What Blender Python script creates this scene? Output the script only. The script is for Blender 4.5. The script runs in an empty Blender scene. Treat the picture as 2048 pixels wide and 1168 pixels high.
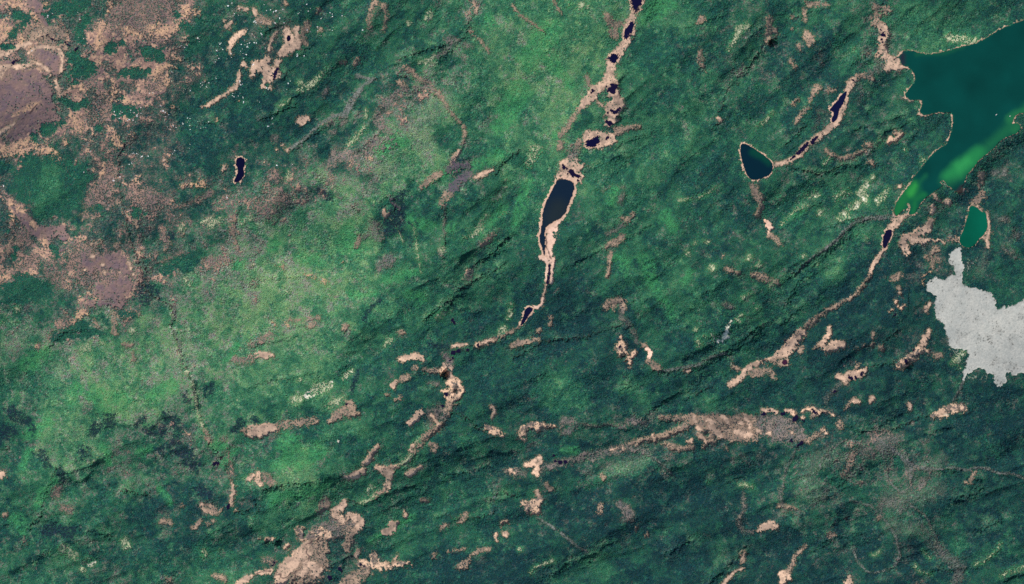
import bpy, math
import numpy as np
from mathutils import Vector

S = 5.0                                   # metres per unit of the layout grid below (grid: 2048 wide, 1168 high, y downwards)
SUN_EL, SUN_AZ = math.radians(41), math.radians(140)      # azimuth clockwise from north (+Y)

# ------------------------------------------------------------------ camera, sky, sun, exposure
scene = bpy.context.scene
cam_d = bpy.data.cameras.new("camera"); cam = bpy.data.objects.new("camera", cam_d)
scene.collection.objects.link(cam); scene.camera = cam
cam.location = (0, 0, 50000); cam_d.sensor_width = 36; cam_d.lens = 36 * 50000 / (2048 * S)
cam_d.clip_start = 1000; cam_d.clip_end = 200000
world = bpy.data.worlds.new("World"); scene.world = world; world.use_nodes = True
wn = world.node_tree.nodes; wn.clear()
sky = wn.new("ShaderNodeTexSky"); sky.sky_type = 'NISHITA'; sky.sun_disc = False
sky.sun_elevation = SUN_EL; sky.sun_rotation = SUN_AZ
bg = wn.new("ShaderNodeBackground"); bg.inputs["Strength"].default_value = 0.10
wo = wn.new("ShaderNodeOutputWorld")
world.node_tree.links.new(sky.outputs[0], bg.inputs[0]); world.node_tree.links.new(bg.outputs[0], wo.inputs[0])
sd = bpy.data.lights.new("sun", 'SUN'); sd.energy = 3.8; sd.angle = math.radians(0.6); sd.color = (1.0, 0.95, 0.88)
so = bpy.data.objects.new("sun", sd); scene.collection.objects.link(so)
SUNV = Vector((math.sin(SUN_AZ) * math.cos(SUN_EL), math.cos(SUN_AZ) * math.cos(SUN_EL), math.sin(SUN_EL)))
so.rotation_euler = SUNV.to_track_quat('Z', 'Y').to_euler(); so.location = SUNV * 20000
scene.view_settings.view_transform = 'Standard'; scene.view_settings.look = 'None'
scene.view_settings.exposure = 0.0; scene.view_settings.gamma = 1.0; scene.view_settings.use_curve_mapping = False
try:
    scene.cycles.use_denoising = False
except Exception:
    pass

# ------------------------------------------------------------------ survey of the place (layout-grid coordinates)
# how light the forest is (0 dark conifer .. 9 pale young leaf), one digit per 64 units
L_ROWS = """
33333333223334455555443333333233
33332222222333456664333322223333
33332222123335566664333332233222
33322222123355445643443332223222
33322222222566445543453332232222
22222222235665335444432333333322
22222234556633333444333233433212
23323345666623443233332333222212
33324567776644332223443333211122
33432567766644322112343332111222
55556666665433222111233321111122
45666665555332222222222221111222
45676545454332222322222221112211
35644354333332222222232222332111
35544344664332222133222233333212
34432222554333332211111233333211
33332222332343322111111122222212
34333344332222111222112111111222
""".split()
# how open / brown the forest is (0 closed .. 9 bare heath)
B_ROWS = """
65578732311212421112112211231111
87699712511112223211112332241000
96677521311344322221112222221000
96776511113362222111122222221000
75655412213632221221111122231012
10464333355332311111211122221122
52256545542211111122112222222211
67544345332211111121222221122212
64786666332222211110013211123311
33663432233211111111111210111111
44433333333111111111121111112222
23423442111121101111001111112222
32222322122111011011111211111211
23234433331111112123344423544111
32243343112111223133211233443111
22322323112221112122211133333211
22222222134211112221111222222211
22232212233211111111001111213111
""".split()

# lakes and ponds: (name, label, colour, rim width, outline)
LAKES = [
("lake", "large deep teal lake with bright green shallows filling the upper right", (3, 60, 54), 1.6,
 "2170,-30 2150,5 2048,40 2018,50 1988,65 1966,80 1946,88 1921,94 1896,101 1868,108 1838,107 1831,102 1818,100.5 1808,102 1801,110 1795,114 1800,118 1801,127 1803,131 1811,132 1821,138 1827,145 1830,155 1826,168 1816,180 1810,188 1811,195 1823,201 1838,199 1845,204 1842,215 1838,225 1851,231 1868,227 1886,224 1903,226 1907,235 1905,250 1902,265 1898,278 1891,290 1883,294 1866,307 1851,322 1840,340 1827,352 1823,364 1813,377 1803,389 1793,404 1787,419 1787,429 1796,432 1801,424 1808,420 1815,418 1817,412 1813,408 1816,405.5 1821,411 1819,422 1816,431 1826,429 1835,422 1840,409 1848,399 1858,392 1868,384 1878,378 1885,373 1883,368 1880,364 1885,360 1891,365 1891,371 1901,373 1908,382 1918,389 1926,384 1926,369 1933,352 1946,337 1958,319 1976,307 1991,294 2006,277 2026,270 2043,260 2041,250 2032,244 2023,250 2028,237 2032,229 2048,225 2100,222 2170,215 2200,100"),
("lake", "small emerald green lake between the big lake and the pale grey rock field", (2, 78, 58), 1.8,
 "1938,411 1951,413 1961,423 1971,424 1973,439 1975,452 1971,464 1963,474 1956,479 1948,492 1936,497 1922,492 1916,479 1925,462 1931,442 1936,427"),
("pond", "black teardrop pond just below the tip of the big lake", (14, 12, 40), 2.6,
 "1773,459 1782,459 1785,464 1780,479 1772,496 1766,498 1765,489 1767,472"),
("lake", "dark blue three-cornered lake with a thin pink shore and pond chain to its right", (3, 32, 44), 2.4,
 "1481,290 1487,286 1497,290 1510,298 1525,308 1540,320 1547,330 1545,342 1537,352 1520,358 1505,361 1496,354 1488,335 1481,310"),
("pond", "black winding pond with a forked middle in the chain above the dark blue lake", (12, 16, 48), 3,
 "1694,180 1691,195 1685,210 1678,220 1676,232 1672,241 1664,246 1662,238 1668,226 1664,222 1657,222 1664,212 1674,202 1681,190"),
("lake", "long dark olive lake with a broad pale peach shore in the upper centre", (16, 32, 48), 4.5,
 "1116,356 1131,358 1146,363 1150,374 1144,392 1136,412 1131,427 1121,437 1106,444 1094,452 1089,462 1090,482 1090,510 1088,512 1085,497 1078,479 1081,462 1085,442 1085,424 1094,399 1106,377"),
("pond", "black slanting pond with a thin peach rim below the long olive lake", (12, 14, 42), 3,
 "1056,613 1064,615 1067,619 1059,629 1051,641 1044,651 1040,651 1046,634 1050,619"),
("pond", "black kidney-shaped pond with an orange rim in the upper left forest", (8, 8, 38), 2.6,
 "472,317 480,313 489,318 490,327 486,337 489,347 485,356 475,365 467,364 472,352 476,342 471,329"),
("pond", "tiny black square pond in the orange bog near the top left", (12, 8, 36), 1.5,
 "573,70 580,69 581,81 573,82"),
("pond", "ragged black pond at the top edge above the peach corridor", (14, 12, 44), 2.5,
 "1263,-22 1292,-22 1286,0 1281,12 1276,22 1271,27 1266,20 1264,12 1262,0"),
("pond", "second black pond from the top in the peach corridor", (14, 14, 46), 2.5,
 "1262,44 1268,42 1268,57 1261,70 1251,79 1248,72 1250,57"),
("pond", "black wedge-shaped pond where the peach corridor narrows", (8, 8, 42), 2.5,
 "1215,116 1224,109 1240,106 1236,116 1229,127 1222,123"),
("pond", "broad black marsh pond at the foot of the peach corridor", (10, 10, 44), 2.5,
 "1171,281 1184,278 1192,272 1198,270 1200,280 1196,290 1182,296 1172,292"),
("pond", "round black pond on the south side of the widening peach bog at right", (60, 28, 50), 2,
 "1563,721 1568,718 1573,721 1573,727 1568,730 1563,727"),
]
SHALLOW = [  # pale sand shelves under clear water: colour, fade width, strokes
((24, 92, 60), 13, "2060,217,5 2032,240,4 2008,266,2 1980,290,2;1972,300,5 1945,321,8 1915,345,8 1893,362,3"),
((34, 122, 68), 12, "1958,306,3 1938,322,6 1915,338,7 1895,350,1"), ((44, 136, 74), 9, "1935,322,1 1918,335,2"),
((26, 104, 54), 14, "1825,378,7 1810,392,5 1797,415,3 1793,428,2"), ((44, 138, 62), 8, "1832,372,1 1824,386,3"),
((22, 100, 56), 8, "1848,390,1 1832,400,1 1826,425,2"), ((18, 84, 58), 6, "1850,352,1 1840,366,1"),
((30, 100, 62), 8, "2060,222,5 2035,228,4 2022,238,4;2034,256,3 2030,262,3"),
((16, 76, 56), 6, "1835,108,1 1870,108,1 1895,104,1 1925,95,1"), ((48, 36, 44), 6, "1917,384,2 1923,375,2"), ((36, 30, 48), 7, "1804,108,1 1805,127,1"),
((6, 62, 48), 8, "1508,303,3 1524,312,3 1538,324,2"), ((30, 40, 44), 20, "1118,420,6 1106,436,5"),
]
# dark pools: blobs
POOLS = [
"25,126,3.5 30,121,1.5 37,119,.8", "83,73,.8 95,70,.9 101,77,.9 115,82,.8", "130,84,2.2 139,92,1.6", "150,100,3 154,95,1.5",
"555,138,3 551,145,3.5 548,153,3 547,158,1.5;541,151,1.3 550,147,1.5", "1634,274,2.8 1625,285,3.4", "1615,287,3.6 1605,298,4.5 1598,306,3",
"1590,312,2 1582,318,1.5;1576,321,1.3", "1705,160,2;1720,152,1.8", "1762,60,2.2;1765,69,4;1768,70,2.5;1764,79,2;1765,84,2;1774,78,1.5;1768,90,1.3",
"1215,275,3.5 1212,278,2", "1224,168,3 1230,172,5 1220,178,5 1228,184,4;1213,172,2;1216,182,2.5", "1186,181,3 1183,187,1.2",
"1240,216,2 1234,222,3.4 1228,226,3 1222,219,2;1233,232,2;1216,225,2.4", "1213,244,4 1220,247,5 1227,248,2", "1256,42,.1 1255,48,.1",
"1098,531,2 1099,545,2.6 1097,556,2.8 1094,566,2.4", "915,702,4 922,700,2;936,699,3.5;956,690,3;907,706,4.5;901,720,3;906,715,3",
"888,747,3;892,789,4;907,780,1.5;903,795,1.3;885,812,3.5", "693,808,2.2", "457,1010,2.8 454,1017,3.5", "428,928,4 436,925,3",
"553,1083,3;532,1080,2;547,1126,2.5;543,1132,2", "680,1138,4 683,1142,2", "658,1154,5 662,1158,3", "820,1125,2", "722,1128,2.5;730,1131,2", "720,1040,1.6",
"1527,827,4.4", "1538,820,2", "1548,825,2", "1563,827,3.6 1568,826,2", "1572,823.5,1.5", "1590,834,3.5 1586,840,3.5 1593,838,2;1605,841,1.5", "1550,849,2",
"1627,822,3 1631,826,2;1622,818,1.2", "1645,824,1.2 1655,825,.8", "1581,882,2.5 1586,878,1.5", "1596,891,2.5 1603,885,4", "1509,828,2",
"1812,722,4 1814,728,2;1828,700,2.2", "1697,752,3 1702,757,3;1710,756,2", "1722,748,3.2 1725,744,1.8", "1668,783,3.5", "1788,632,2.4 1793,628,2.2",
"1240,694,2.2 1238,697,1.5;1244,702,1.3", "1110,922,3;1120,924,4;1131,923,4;1108,910,3", "905,640,4 908,645,3", "1058,938,2;1056,935,1.5", "1588,663,1.3;1598,655,1.2",
"2019,868,.1 2017,868,.1", "1570,680,2.5", "1128,334,4 1126,330,2 1133,337,2;1136,348,2;1142,343,5 1148,350,5 1158,353,3;1155,362,2;1120,352,1.5", "1542,85,1.2;1617,83,1.2",
]
# open ground, drawn in order. kinds: T pale peach bog, t dull tan bog, O orange heath, M mauve heath, m thin mauve heath,
# P straw-coloured rocky glade, W bare white rock, K pale pink shore flat, Y grey bare shrubs along a valley, H hummocky bog
OPEN = """
M 20,165,45 60,180,40 70,205,40 20,225,35 0,190,50
M 90,112,20 108,125,22 112,140,14
M 70,250,24 100,240,22 35,268,18
M 68,-10,12 80,25,14 92,45,12
m 235,30,28 290,25,35 340,15,30;260,55,22 310,65,20
m 205,215,22 190,240,18;150,165,16 180,160,18;290,90,14;315,170,14
T -20,112,8 15,106,6 38,92,6 58,88,5
t 55,72,10 80,66,12 105,65,13 125,68,9;88,82,8 130,95,5
T 58,106,4 70,98,3 90,93,3.5 105,95,3.5 118,100,4 124,112,4 123,128,3.5 120,143,3
T 62,122,3 80,130,3.5 95,140,4 100,150,2
T -20,140,9 20,134,5 45,132,6 62,128,4;0,150,6
T 112,162,4 117,178,6 123,195,4
O 28,232,4 42,224,4 60,214,4 78,205,3.5
T 0,268,6 15,257,4 26,250,3 31,243,2
O 215,3,4 219,14,4 214,24,3;197,60,7 205,45,4 190,90,5 200,75,5
O 305,60,12 330,62,9 350,55,7;255,60,9 280,72,6;370,20,9 395,25,8 360,28,6
O 30,5,12;10,60,14 40,75,10;65,30,4 68,38,3;90,10,7
O 310,150,10 330,130,7 350,135,6;335,165,8 320,175,6;225,160,5 228,185,5 225,200,4;270,130,5;215,130,4;200,122,5
O 350,118,5 375,118,5;345,215,5;330,225,4;140,235,6 155,250,8;165,175,5 145,170,4;255,205,5;195,90,7 205,80,4
O 0,305,14 25,300,12 50,308,7;85,300,12 105,303,10 120,325,6 135,335,3
O 65,285,12 45,290,9;265,270,8;230,275,8 240,290,7;130,285,7;160,260,5 150,243,4
T 365,76,2 385,71,2 405,67,2;363,82,2 385,84,2 398,75,2 410,68,2
T 455,52,7 462,46,4;448,42,3
T 487,64,6 478,68,6 470,76,6 462,85,6 460,100,4 462,108,2
T 478,16,5 492,18,4;508,18,4 512,28,3
T 487,129,6 492,133,4;478,142,3 476,158,3 474,170,4;470,176,4 462,178,3
T 462,180,3 450,190,3 440,195,3.5 428,203,4 415,212,3 405,214,2
O 347,215,4 350,222,4;375,165,3 385,163,3;410,163,3;433,232,2 434,240,3;475,200,3;335,150,4
T 573,58,7 578,78,12 590,88,10 572,100,12 560,108,8;592,56,5 598,92,5
T 552,65,4 545,75,4 540,90,3 538,100,4
T 535,118,8 520,135,11 545,148,14 530,160,7 525,172,4;512,128,9 505,150,5;555,125,7;540,175,4
t 612,58,7 614,45,5 605,70,4 610,85,4;520,38,8 535,42,5;638,22,5;640,60,4;570,5,4
T 600,240,7 612,236,6 603,248,3
t 740,55,3 738,45,4 742,20,4 750,5,6;768,12,6 772,25,3 770,45,2 766,60,2
t 690,126,4;715,122,7 710,130,4;683,125,4
Y 748,157,2.5 728,172,4 712,190,5 700,210,7 690,228,7 675,230,3 655,240,3 635,252,3 615,270,3 600,283,3 580,295,4
Y 715,152,5 730,156,3 748,157,2
m 690,235,6 685,250,5;665,265,6;550,275,9;655,180,7 645,190,5
T 565,290,3;575,300,3
P 860,25,8 853,38,6;817,45,4
P 875,108,4 862,118,5 848,125,5 840,124,4
P 652,135,3 645,150,5 630,163,7 610,175,7 598,182,4;600,165,6;560,210,2 580,200,2
P 732,218,2 731,235,2;728,258,7 718,268,5 705,282,5 695,290,3
m 898,78,9 910,84,8 885,102,5 875,112,4;930,88,6 942,92,4
t 945,-5,6 951,15,5 952,25,4;936,28,3;941,62,4
m 937,40,7
t 945,68,1.5 960,80,1.5 978,104,2
t 808,135,4 826,143,5 840,158,5 858,168,4 870,182,4 884,196,4
t 884,196,2.6 898,220,2.4 910,235,2.4 925,250,2.4 930,265,2.2 926,290,2
t 798,163,4 808,175,5
m 808,178,8 790,190,9 775,200,10 760,220,9 752,240,8 765,255,8 778,260,6
m 830,174,3 850,174,3 864,178,4
m 780,285,18 740,295,14;720,310,14 670,310,10 660,325,9
T 1277,-15,18 1272,12,12 1268,30,6 1262,48,10 1258,66,12 1250,82,7 1243,98,8 1228,114,13 1221,130,9 1222,146,9 1216,160,13
T 1222,162,13 1205,172,10 1190,180,11 1180,196,10 1168,210,9 1158,220,6
t 1158,220,5 1148,232,4 1138,250,4 1130,260,5 1122,270,6
T 1225,182,14 1234,196,14 1232,212,18 1224,232,15 1220,245,9
T 1194,204,2 1205,210,3
t 1215,32,6 1222,46,6 1240,48,6;1228,65,10;1175,152,3 1180,168,3
t 1232,262,8 1245,258,5 1280,253,4
T 1172,280,9 1190,270,9 1210,270,9 1226,280,7 1195,290,8;1178,268,8
t 1155,292,7 1160,283,6;1123,285,5 1120,295,5;1145,295,4
t 1404,38,7 1396,46,3;1402,100,3 1400,112,5 1404,128,5 1408,136,4
t 1538,38,6 1537,60,6 1534,85,6;1548,62,5 1553,70,3
m 1484,135,6 1478,150,5
T 1441,243,5 1437,236,4
P 1140,8,4;1165,8,6 1160,15,4;1175,10,4;1457,100,3 1480,60,6 1495,50,6
P 1075,298,9 1066,314,7 1056,330,6
P 1545,225,3 1530,242,3 1512,252,2
t 1025,10,1.5 1040,28,1.5 1060,42,1.5 1078,56,2 1088,63,2.5;1108,0,1.5 1122,25,1.5
T 1150,315,7 1138,320,9 1130,332,12 1148,332,12 1162,332,7
m 1150,305,9 1140,310,9
T 1120,350,8 1140,350,16 1155,355,10
K 1108,448,8 1104,460,14 1108,468,10 1101,478,10 1098,492,9 1098,505,8 1104,520,6 1108,530,3
K 1122,438,4 1108,448,6
K 1081,514,5 1090,516,5 1096,525,4 1095,540,3 1092,560,3
K 1106,528,4 1104,545,3 1103,565,3
m 1206,379,2 1218,373,2.5 1232,372,2.5 1245,375,2;1246,388,5 1240,402,5
t 1266,430,5 1256,440,5 1245,437,3;1255,437,3
m 1245,450,5 1232,458,4 1215,468,4
t 1246,472,5 1236,482,6 1222,490,6 1216,495,3
t 1222,504,3 1219,525,2.8 1217,542,3.2 1212,553,1.5
T 1448,511,2.8
P 1375,505,5;1425,535,7;1500,515,6;1520,530,5;1390,485,3;1415,483,3
P 1360,400,2 1392,397,2 1415,388,2 1430,374,2
t 1455,537,4 1468,545,4 1480,548,4;1508,550,5 1530,556,7 1545,562,5 1558,566,3
t 1508,372,6 1512,388,7 1519,400,6 1523,415,4;1515,428,5 1520,418,3
K 1530,442,5 1538,450,6 1540,460,5 1536,468,3
t 1540,470,4 1552,478,4 1560,488,3
T 1600,307,7 1612,292,7 1630,280,7 1642,270,5 1655,262,5 1668,248,6 1682,225,5 1690,210,4 1692,190,5 1700,165,7 1715,155,6
T 1553,330,5 1570,325,4 1585,318,5 1598,310,6;1545,335,3
t 1720,152,6 1735,152,5 1745,158,4;1740,148,4
m 1735,148,4 1748,140,5 1758,128,8
t 1755,30,8 1752,45,8 1762,50,8;1775,20,9 1750,15,5
T 1765,55,8 1770,70,11 1765,85,10 1765,98,7
T 1768,98,8 1765,115,14 1775,128,14 1790,125,12 1792,136,7 1808,134,3;1800,108,3
m 1758,128,10 1752,140,7
t 1617,75,9 1621,85,8;1610,68,5;1598,93,4 1600,99,3
t 1612,8,4 1626,9,4 1655,11,2;1607,20,3 1608,40,3;1583,35,2.5;1583,60,2
t 1634,177,6 1626,186,4 1620,200,3;1655,183,4 1668,180,3;1580,122,2 1590,135,2;1585,208,3 1595,200,3
t 1616,215,3 1605,225,4 1595,238,3.5 1590,246,2
m 1635,220,3 1655,225,3;1636,230,3 1636,245,3 1628,260,2;1640,100,3 1641,130,3
m 1722,170,3 1725,185,2.5 1715,205,2;1825,200,2.5 1808,197,4 1800,194,3
T 1838,227,3 1848,231,3;1780,277,5 1776,285,4 1790,280,4 1805,268,3 1790,268,3
t 1735,292,8;1788,265,3
P 1765,278,4 1755,288,3;1708,100,4;1900,75,9 1930,80,7 1950,82,5;1952,78,4;1672,70,2
P 1660,318,3 1650,327,4
t 1652,298,2 1665,312,3 1680,317,4 1700,315,4 1708,316,3
t 1712,308,3 1730,302,3;1738,322,4 1745,330,3
P 1630,388,8 1612,392,6;1735,366,6 1720,388,8;1745,355,5;1757,400,7 1772,384,6;1712,410,8 1700,418,5;1690,428,10 1680,436,7;1728,398,9;1775,375,4;1640,425,6;1695,385,6 1670,395,5;1560,400,5;1845,318,3 1840,325,2;1808,300,4
W 1727,397,4;1752,398,3;1712,412,2.5;1690,428,2.5;1625,391,2.5;1735,372,2
T 1797,373,4
T 1785,436,4 1790,445,6 1782,455,7 1800,440,7 1818,430,4
T 1768,500,3 1758,512,5 1750,524,5 1743,536,4 1740,552,3
t 1740,552,2.5 1730,565,2.5 1720,577,2.5 1708,592,3 1690,602,3.5 1672,612,4 1650,624,4 1630,638,4 1612,652,5
T 1602,664,8 1592,676,11 1582,690,14 1568,702,12 1552,712,8 1540,720,5
t 1597,702,6 1604,695,3;1531,742,5 1510,745,8 1498,742,6
T 1458,770,4 1468,764,6 1478,756,5 1487,748,6 1492,738,6 1505,730,5 1525,722,4 1540,718,4
t 1462,730,3 1474,736,3
T 1869,388,3 1876,400,4 1882,402,3;1894,405,8;1868,418,3 1862,428,4 1865,410,3
T 1864,440,4 1856,455,8 1842,462,9 1828,474,9 1812,474,7 1806,488,7 1812,503,7
T 1828,480,8 1845,483,7 1856,481,4 1878,481,2.5 1890,485,3
t 1872,498,5 1862,510,4 1866,522,3 1865,535,3;1850,512,2 1858,518,3;1872,515,3 1878,522,2
O 1866,535,3 1858,545,3 1848,550,3 1846,560,3 1845,568,2
t 1797,550,6 1786,556,4
t 1797,574,2.5 1800,590,3
t 1965,388,5 1958,398,6 1950,402,6 1942,405,4;1955,412,3 1962,420,3
T 1973,425,2.5 1976,445,2.5 1977,465,3 1973,480,3 1976,493,4;1968,476,3
t 1909,478,5 1900,480,3
t 1962,348,6 1960,360,4 1956,370,2.5;1965,350,3 1958,375,3
m 2005,345,9 1985,345,6;2015,440,8 2000,440,5;2032,470,8 2028,460,4;2028,505,4 2030,515,3 2005,498,3
P 1608,512,4;1635,530,3;1730,477,4;1715,470,3
P 1561,450,2 1580,430,2.5 1590,420,2.5 1612,412,2.5;1545,565,4 1540,575,3
Y 1790,432,4 1765,435,5 1740,436,5 1712,444,4 1692,458,4 1672,482,4 1645,502,3 1620,518,3 1600,540,2
T 1094,566,1.5 1090,580,1.6 1087,592,2
t 1040,653,2 1018,666,2.2 990,680,2.4 960,689,3;884,850,5 864,866,4.5 848,878,3.5 837,894,3 825,912,3 806,930,3
T 898,748,6 905,760,8;884,852,3
K 1085,597,3 1083,608,4 1074,615,4 1066,611,2
t 1025,692,5 1038,686,6 1050,684,4 1075,678,3;1075,665,3 1080,660,3;1102,635,3 1100,650,3
t 1212,610,6 1225,606,8 1242,602,8 1245,615,4
m 1243,618,4 1242,634,4 1252,646,4 1264,658,4 1270,672,3.5 1276,684,3
t 1288,690,4
K 1294,698,4 1300,706,5 1299,716,4
t 1297,724,4 1308,730,6 1320,740,5
T 1242,676,3.5
H 1242,692,10 1246,706,10 1252,712,5
T 1258,718,5 1260,730,3.5;1267,705,5 1264,714,3
W 1461,644,4 1454,655,6 1456,668,7 1444,676,6 1432,680,4;1479,640,3
P 1478,640,6 1485,630,4;1426,672,4;1412,672,3;1392,658,4;1515,618,4;1525,649,3;1400,690,8 1395,680,4;1490,595,5;1500,590,4
m 1448,608,4 1465,613,5
Y 1320,744,2 1345,738,2.5 1370,734,2.5 1395,730,3 1410,722,3 1425,713,3 1450,706,3
T 1380,740,2.5 1372,744,3
H 1045,872,8 1050,858,8 1064,852,9 1082,852,9 1098,855,5 1106,850,4
m 1122,850,9 1132,840,8 1150,848,7 1140,862,7 1125,862,6
m 1258,842,8 1275,842,9 1290,846,7;1270,835,6 1245,852,4
m 1165,848,2 1195,853,2 1215,848,2 1245,855,2
t 1320,836,4 1350,836,5 1378,836,7 1400,845,14 1425,850,18 1450,850,19 1480,852,22 1505,855,22
t 1540,852,20 1570,856,20
m 1530,850,24 1560,858,26 1585,865,24 1600,870,14
t 1425,878,10 1410,890,6;1460,865,15 1490,868,14
T 1420,850,6 1440,870,6;1470,862,5 1500,870,6;1480,845,4;1400,870,6 1410,880,4
T 1388,832,3.5 1391,843,3.5;1415,840,4 1425,845,5;1443,832,4 1452,838,4 1456,848,3;1490,830,4 1494,842,4 1497,854,2.5;1518,862,4 1510,858,3;1537,866,4;1400,860,5 1395,855,4
T 1525,820,4 1543,819,4 1552,824,3;1570,820,3 1580,823,4 1588,828,3
T 1584,865,3;1590,845,2
t 1240,895,3 1262,888,5 1285,880,5 1310,875,6 1330,870,6 1352,862,6 1372,852,6
T 1305,870,3 1310,884,3;1340,862,2
t 1330,888,4 1345,895,6 1365,898,6 1385,895,4;1452,895,3
T 1382,882,5 1375,884,3
H 1605,820,3 1622,818,4 1635,824,5 1625,832,4;1605,834,3
T 1640,820,2 1655,823,2 1668,832,1.5
t 1613,884,3 1625,874,4 1636,868,4
T 1645,860,5 1652,867,4
t 1645,862,2;1680,852,6 1678,845,4
T 1793,604,4;1785,620,2 1782,623,2;1803,616,3 1810,612,2;1852,620,4 1858,608,4;1798,613,2
T 1658,655,4 1659,665,5 1650,680,6 1642,690,6 1655,700,6 1670,690,11 1685,688,8 1692,687,3
t 1630,695,3 1634,690,3;1747,669,4 1746,676,2;1745,690,5;1761,695,4 1765,700,3;1713,697,3;1726,691,3
T 1858,662,5 1858,672,5 1850,678,7 1846,690,6 1840,698,6
H 1836,700,7 1828,712,8 1815,722,8 1803,728,7 1794,734,4;1848,700,5 1855,705,4
t 1868,710,3 1878,708,4 1882,712,3 1872,716,3
T 1675,753,6 1690,758,7 1697,750,8 1712,748,8 1725,746,8 1732,738,3;1692,765,4
m 1678,768,5 1670,778,6 1660,788,4 1650,796,3 1650,808,2.5
t 1712,727,3 1712,732,3;1690,818,3 1706,800,2
T 1711,803,6 1718,803,3;1746,795,5 1741,804,3
T 1816,808,4 1820,816,4
t 1545,723,3 1568,725,8;1537,740,6 1548,755,2
H 1865,830,3 1885,820,6 1905,815,9 1925,816,8;1872,830,4 1890,828,4
Y 1928,760,2 1921,775,2.5 1913,790,2.5 1905,800,2
W 1897,828,1 1885,829,1
P 1915,718,6 1905,725,5 1925,705,5;1920,735,5
t 1778,871,5 1768,862,3
m 1770,868,6 1790,880,8 1760,872,6
m 1760,890,12 1775,900,14 1800,915,12;1815,930,10 1820,950,8;1740,905,10 1720,900,8
t 1707,908,7 1700,925,6 1692,945,6 1682,962,6 1677,970,4
m 1655,980,4 1645,998,5;1632,1006,5 1625,1012,4
Y 1745,880,2 1765,905,2.5 1772,930,2 1775,960,2 1790,975,2 1800,985,2;1810,905,2 1822,940,2.5 1820,975,2 1800,985,2;1690,880,2 1660,900,2 1640,930,2 1650,960,2
Y 1700,1000,2 1740,1010,2 1770,1040,2 1790,1070,2.5 1800,1110,2;1820,1010,2 1850,1030,2 1865,1060,2 1880,1095,2.5 1900,1140,2;1590,900,2 1570,940,2 1565,970,2;1290,905,2 1320,925,2 1345,950,2
Y 1745,872,3 1780,895,3 1800,912,3 1822,930,4 1850,938,4 1880,938,3 1905,934,2.5 1930,940,2.5 1955,934,2.5 1975,938,2.5 2000,947,2.5 2020,946,2.5 2035,950,2.5 2060,966,2.5
m 1808,984,5
m 1800,1010,14 1770,1000,10 1760,1020,10;1870,1090,10 1885,1110,10 1920,1130,12 1910,1160,10
T 1931,965,3
t 1950,945,3 1940,965,2;1690,1034,2;1755,1036,2.5;1560,1012,5 1590,1018,3;1660,1070,7 1665,1068,4
m 1560,975,3 1562,1000,3 1568,1022,3;1845,960,8 1840,975,6
T 1515,1060,3 1525,1054,7 1540,1050,9 1550,1052,6
T 1564,1162,8 1563,1148,7 1572,1145,6 1578,1158,4
t 1574,1140,3 1585,1128,4 1590,1112,4 1600,1100,3 1612,1090,2
T 1700,1162,9
P 1845,1098,1.5 1851,1110,1.5 1858,1116,2 1862,1113,1;1742,1108,2 1748,1110,2 1758,1102,1.5
Y 1705,1100,2 1713,1120,2 1730,1138,2 1740,1145,2 1760,1144,2 1785,1135,2 1797,1120,3 1800,1110,2
P 1828,1130,3 1838,1142,2 1848,1146,2 1862,1147,2
P 1948,1127,2 1965,1125,2 1985,1108,2 1998,1095,2.5 2000,1085,2
P 2003,1152,3 2020,1143,3 2035,1140,2 2052,1132,2.5
m 1484,985,3 1487,1005,4 1484,1025,5 1476,1042,5 1480,1056,4 1490,1062,3.5 1503,1062,3
T 1485,1136,2 1472,1142,3 1462,1150,3.5 1452,1162,4 1446,1175,4
t 1483,1120,4 1487,1105,3
P 1478,969,2.5 1490,969,3 1503,973,2.5;1415,963,2
t 1202,1010,4 1200,1022,5;1209,957,4 1205,950,3;1272,1057,3;1296,1068,3
m 1250,1015,9 1240,1005,8 1260,1030,10 1250,1038,8
T 1075,982,4 1079,994,5
H 1080,1000,7 1068,1008,10 1058,1016,10 1048,1006,6 1075,1022,6
t 1092,968,4 1100,978,5
T 1052,930,4 1062,927,6 1078,918,6 1082,925,4 1070,942,6 1074,948,5
m 1028,940,8 1045,948,6 1010,940,6;1085,940,5
T 1022,940,5;1028,945,3
m 1095,935,6 1115,925,7 1135,922,7 1160,915,8 1190,908,9
m 1190,908,7 1220,900,8 1250,896,8 1280,900,7 1300,905,5
T 1222,900,3 1232,897,2;1246,896,4
Y 1075,1035,2 1100,1050,2.5 1118,1062,2 1135,1078,3 1155,1092,2.5 1175,1105,2
P 1107,1122,3 1070,1135,2 1062,1147,3;1040,1100,4
T 517,945,5 512,960,6 518,968,6
m 530,955,12 540,965,9
T 755,893,5 748,902,6 742,912,7 736,922,6 728,928,4
T 726,943,7 712,948,8 698,956,6;690,957,4
T 754,935,6 766,940,7 778,945,8 778,958,6
H 778,960,6 773,972,6 770,980,4
T 762,984,3 750,990,3;785,935,4 798,932,4
P 750,988,2 742,998,2.5 730,1003,2.5 722,1005,3;800,930,2 812,922,3 820,910,3 823,895,3 832,882,3 840,876,2
T 822,900,4 826,892,4
T 818,948,6 830,940,4 842,935,3
t 845,892,4;862,890,5 872,893,5 866,900,4
t 652,1005,9 645,1018,9 640,1022,6
T 672,1020,8 685,1012,7 690,1000,4
m 700,1035,14 690,1050,18 665,1060,20 640,1060,14
T 700,1032,9 718,1036,8 722,1046,6 710,1060,8;672,1030,8 685,1042,7
t 700,1060,10 700,1080,10 695,1095,8
H 600,1062,8 605,1075,8;628,1080,16 645,1070,14
T 622,1092,12 608,1110,18 590,1130,22 570,1148,18 555,1160,14
t 640,1095,18 640,1120,20 625,1140,26 600,1155,22
T 632,1140,12 615,1130,12 605,1150,10
T 540,1142,6 525,1144,5 512,1147,3
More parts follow.
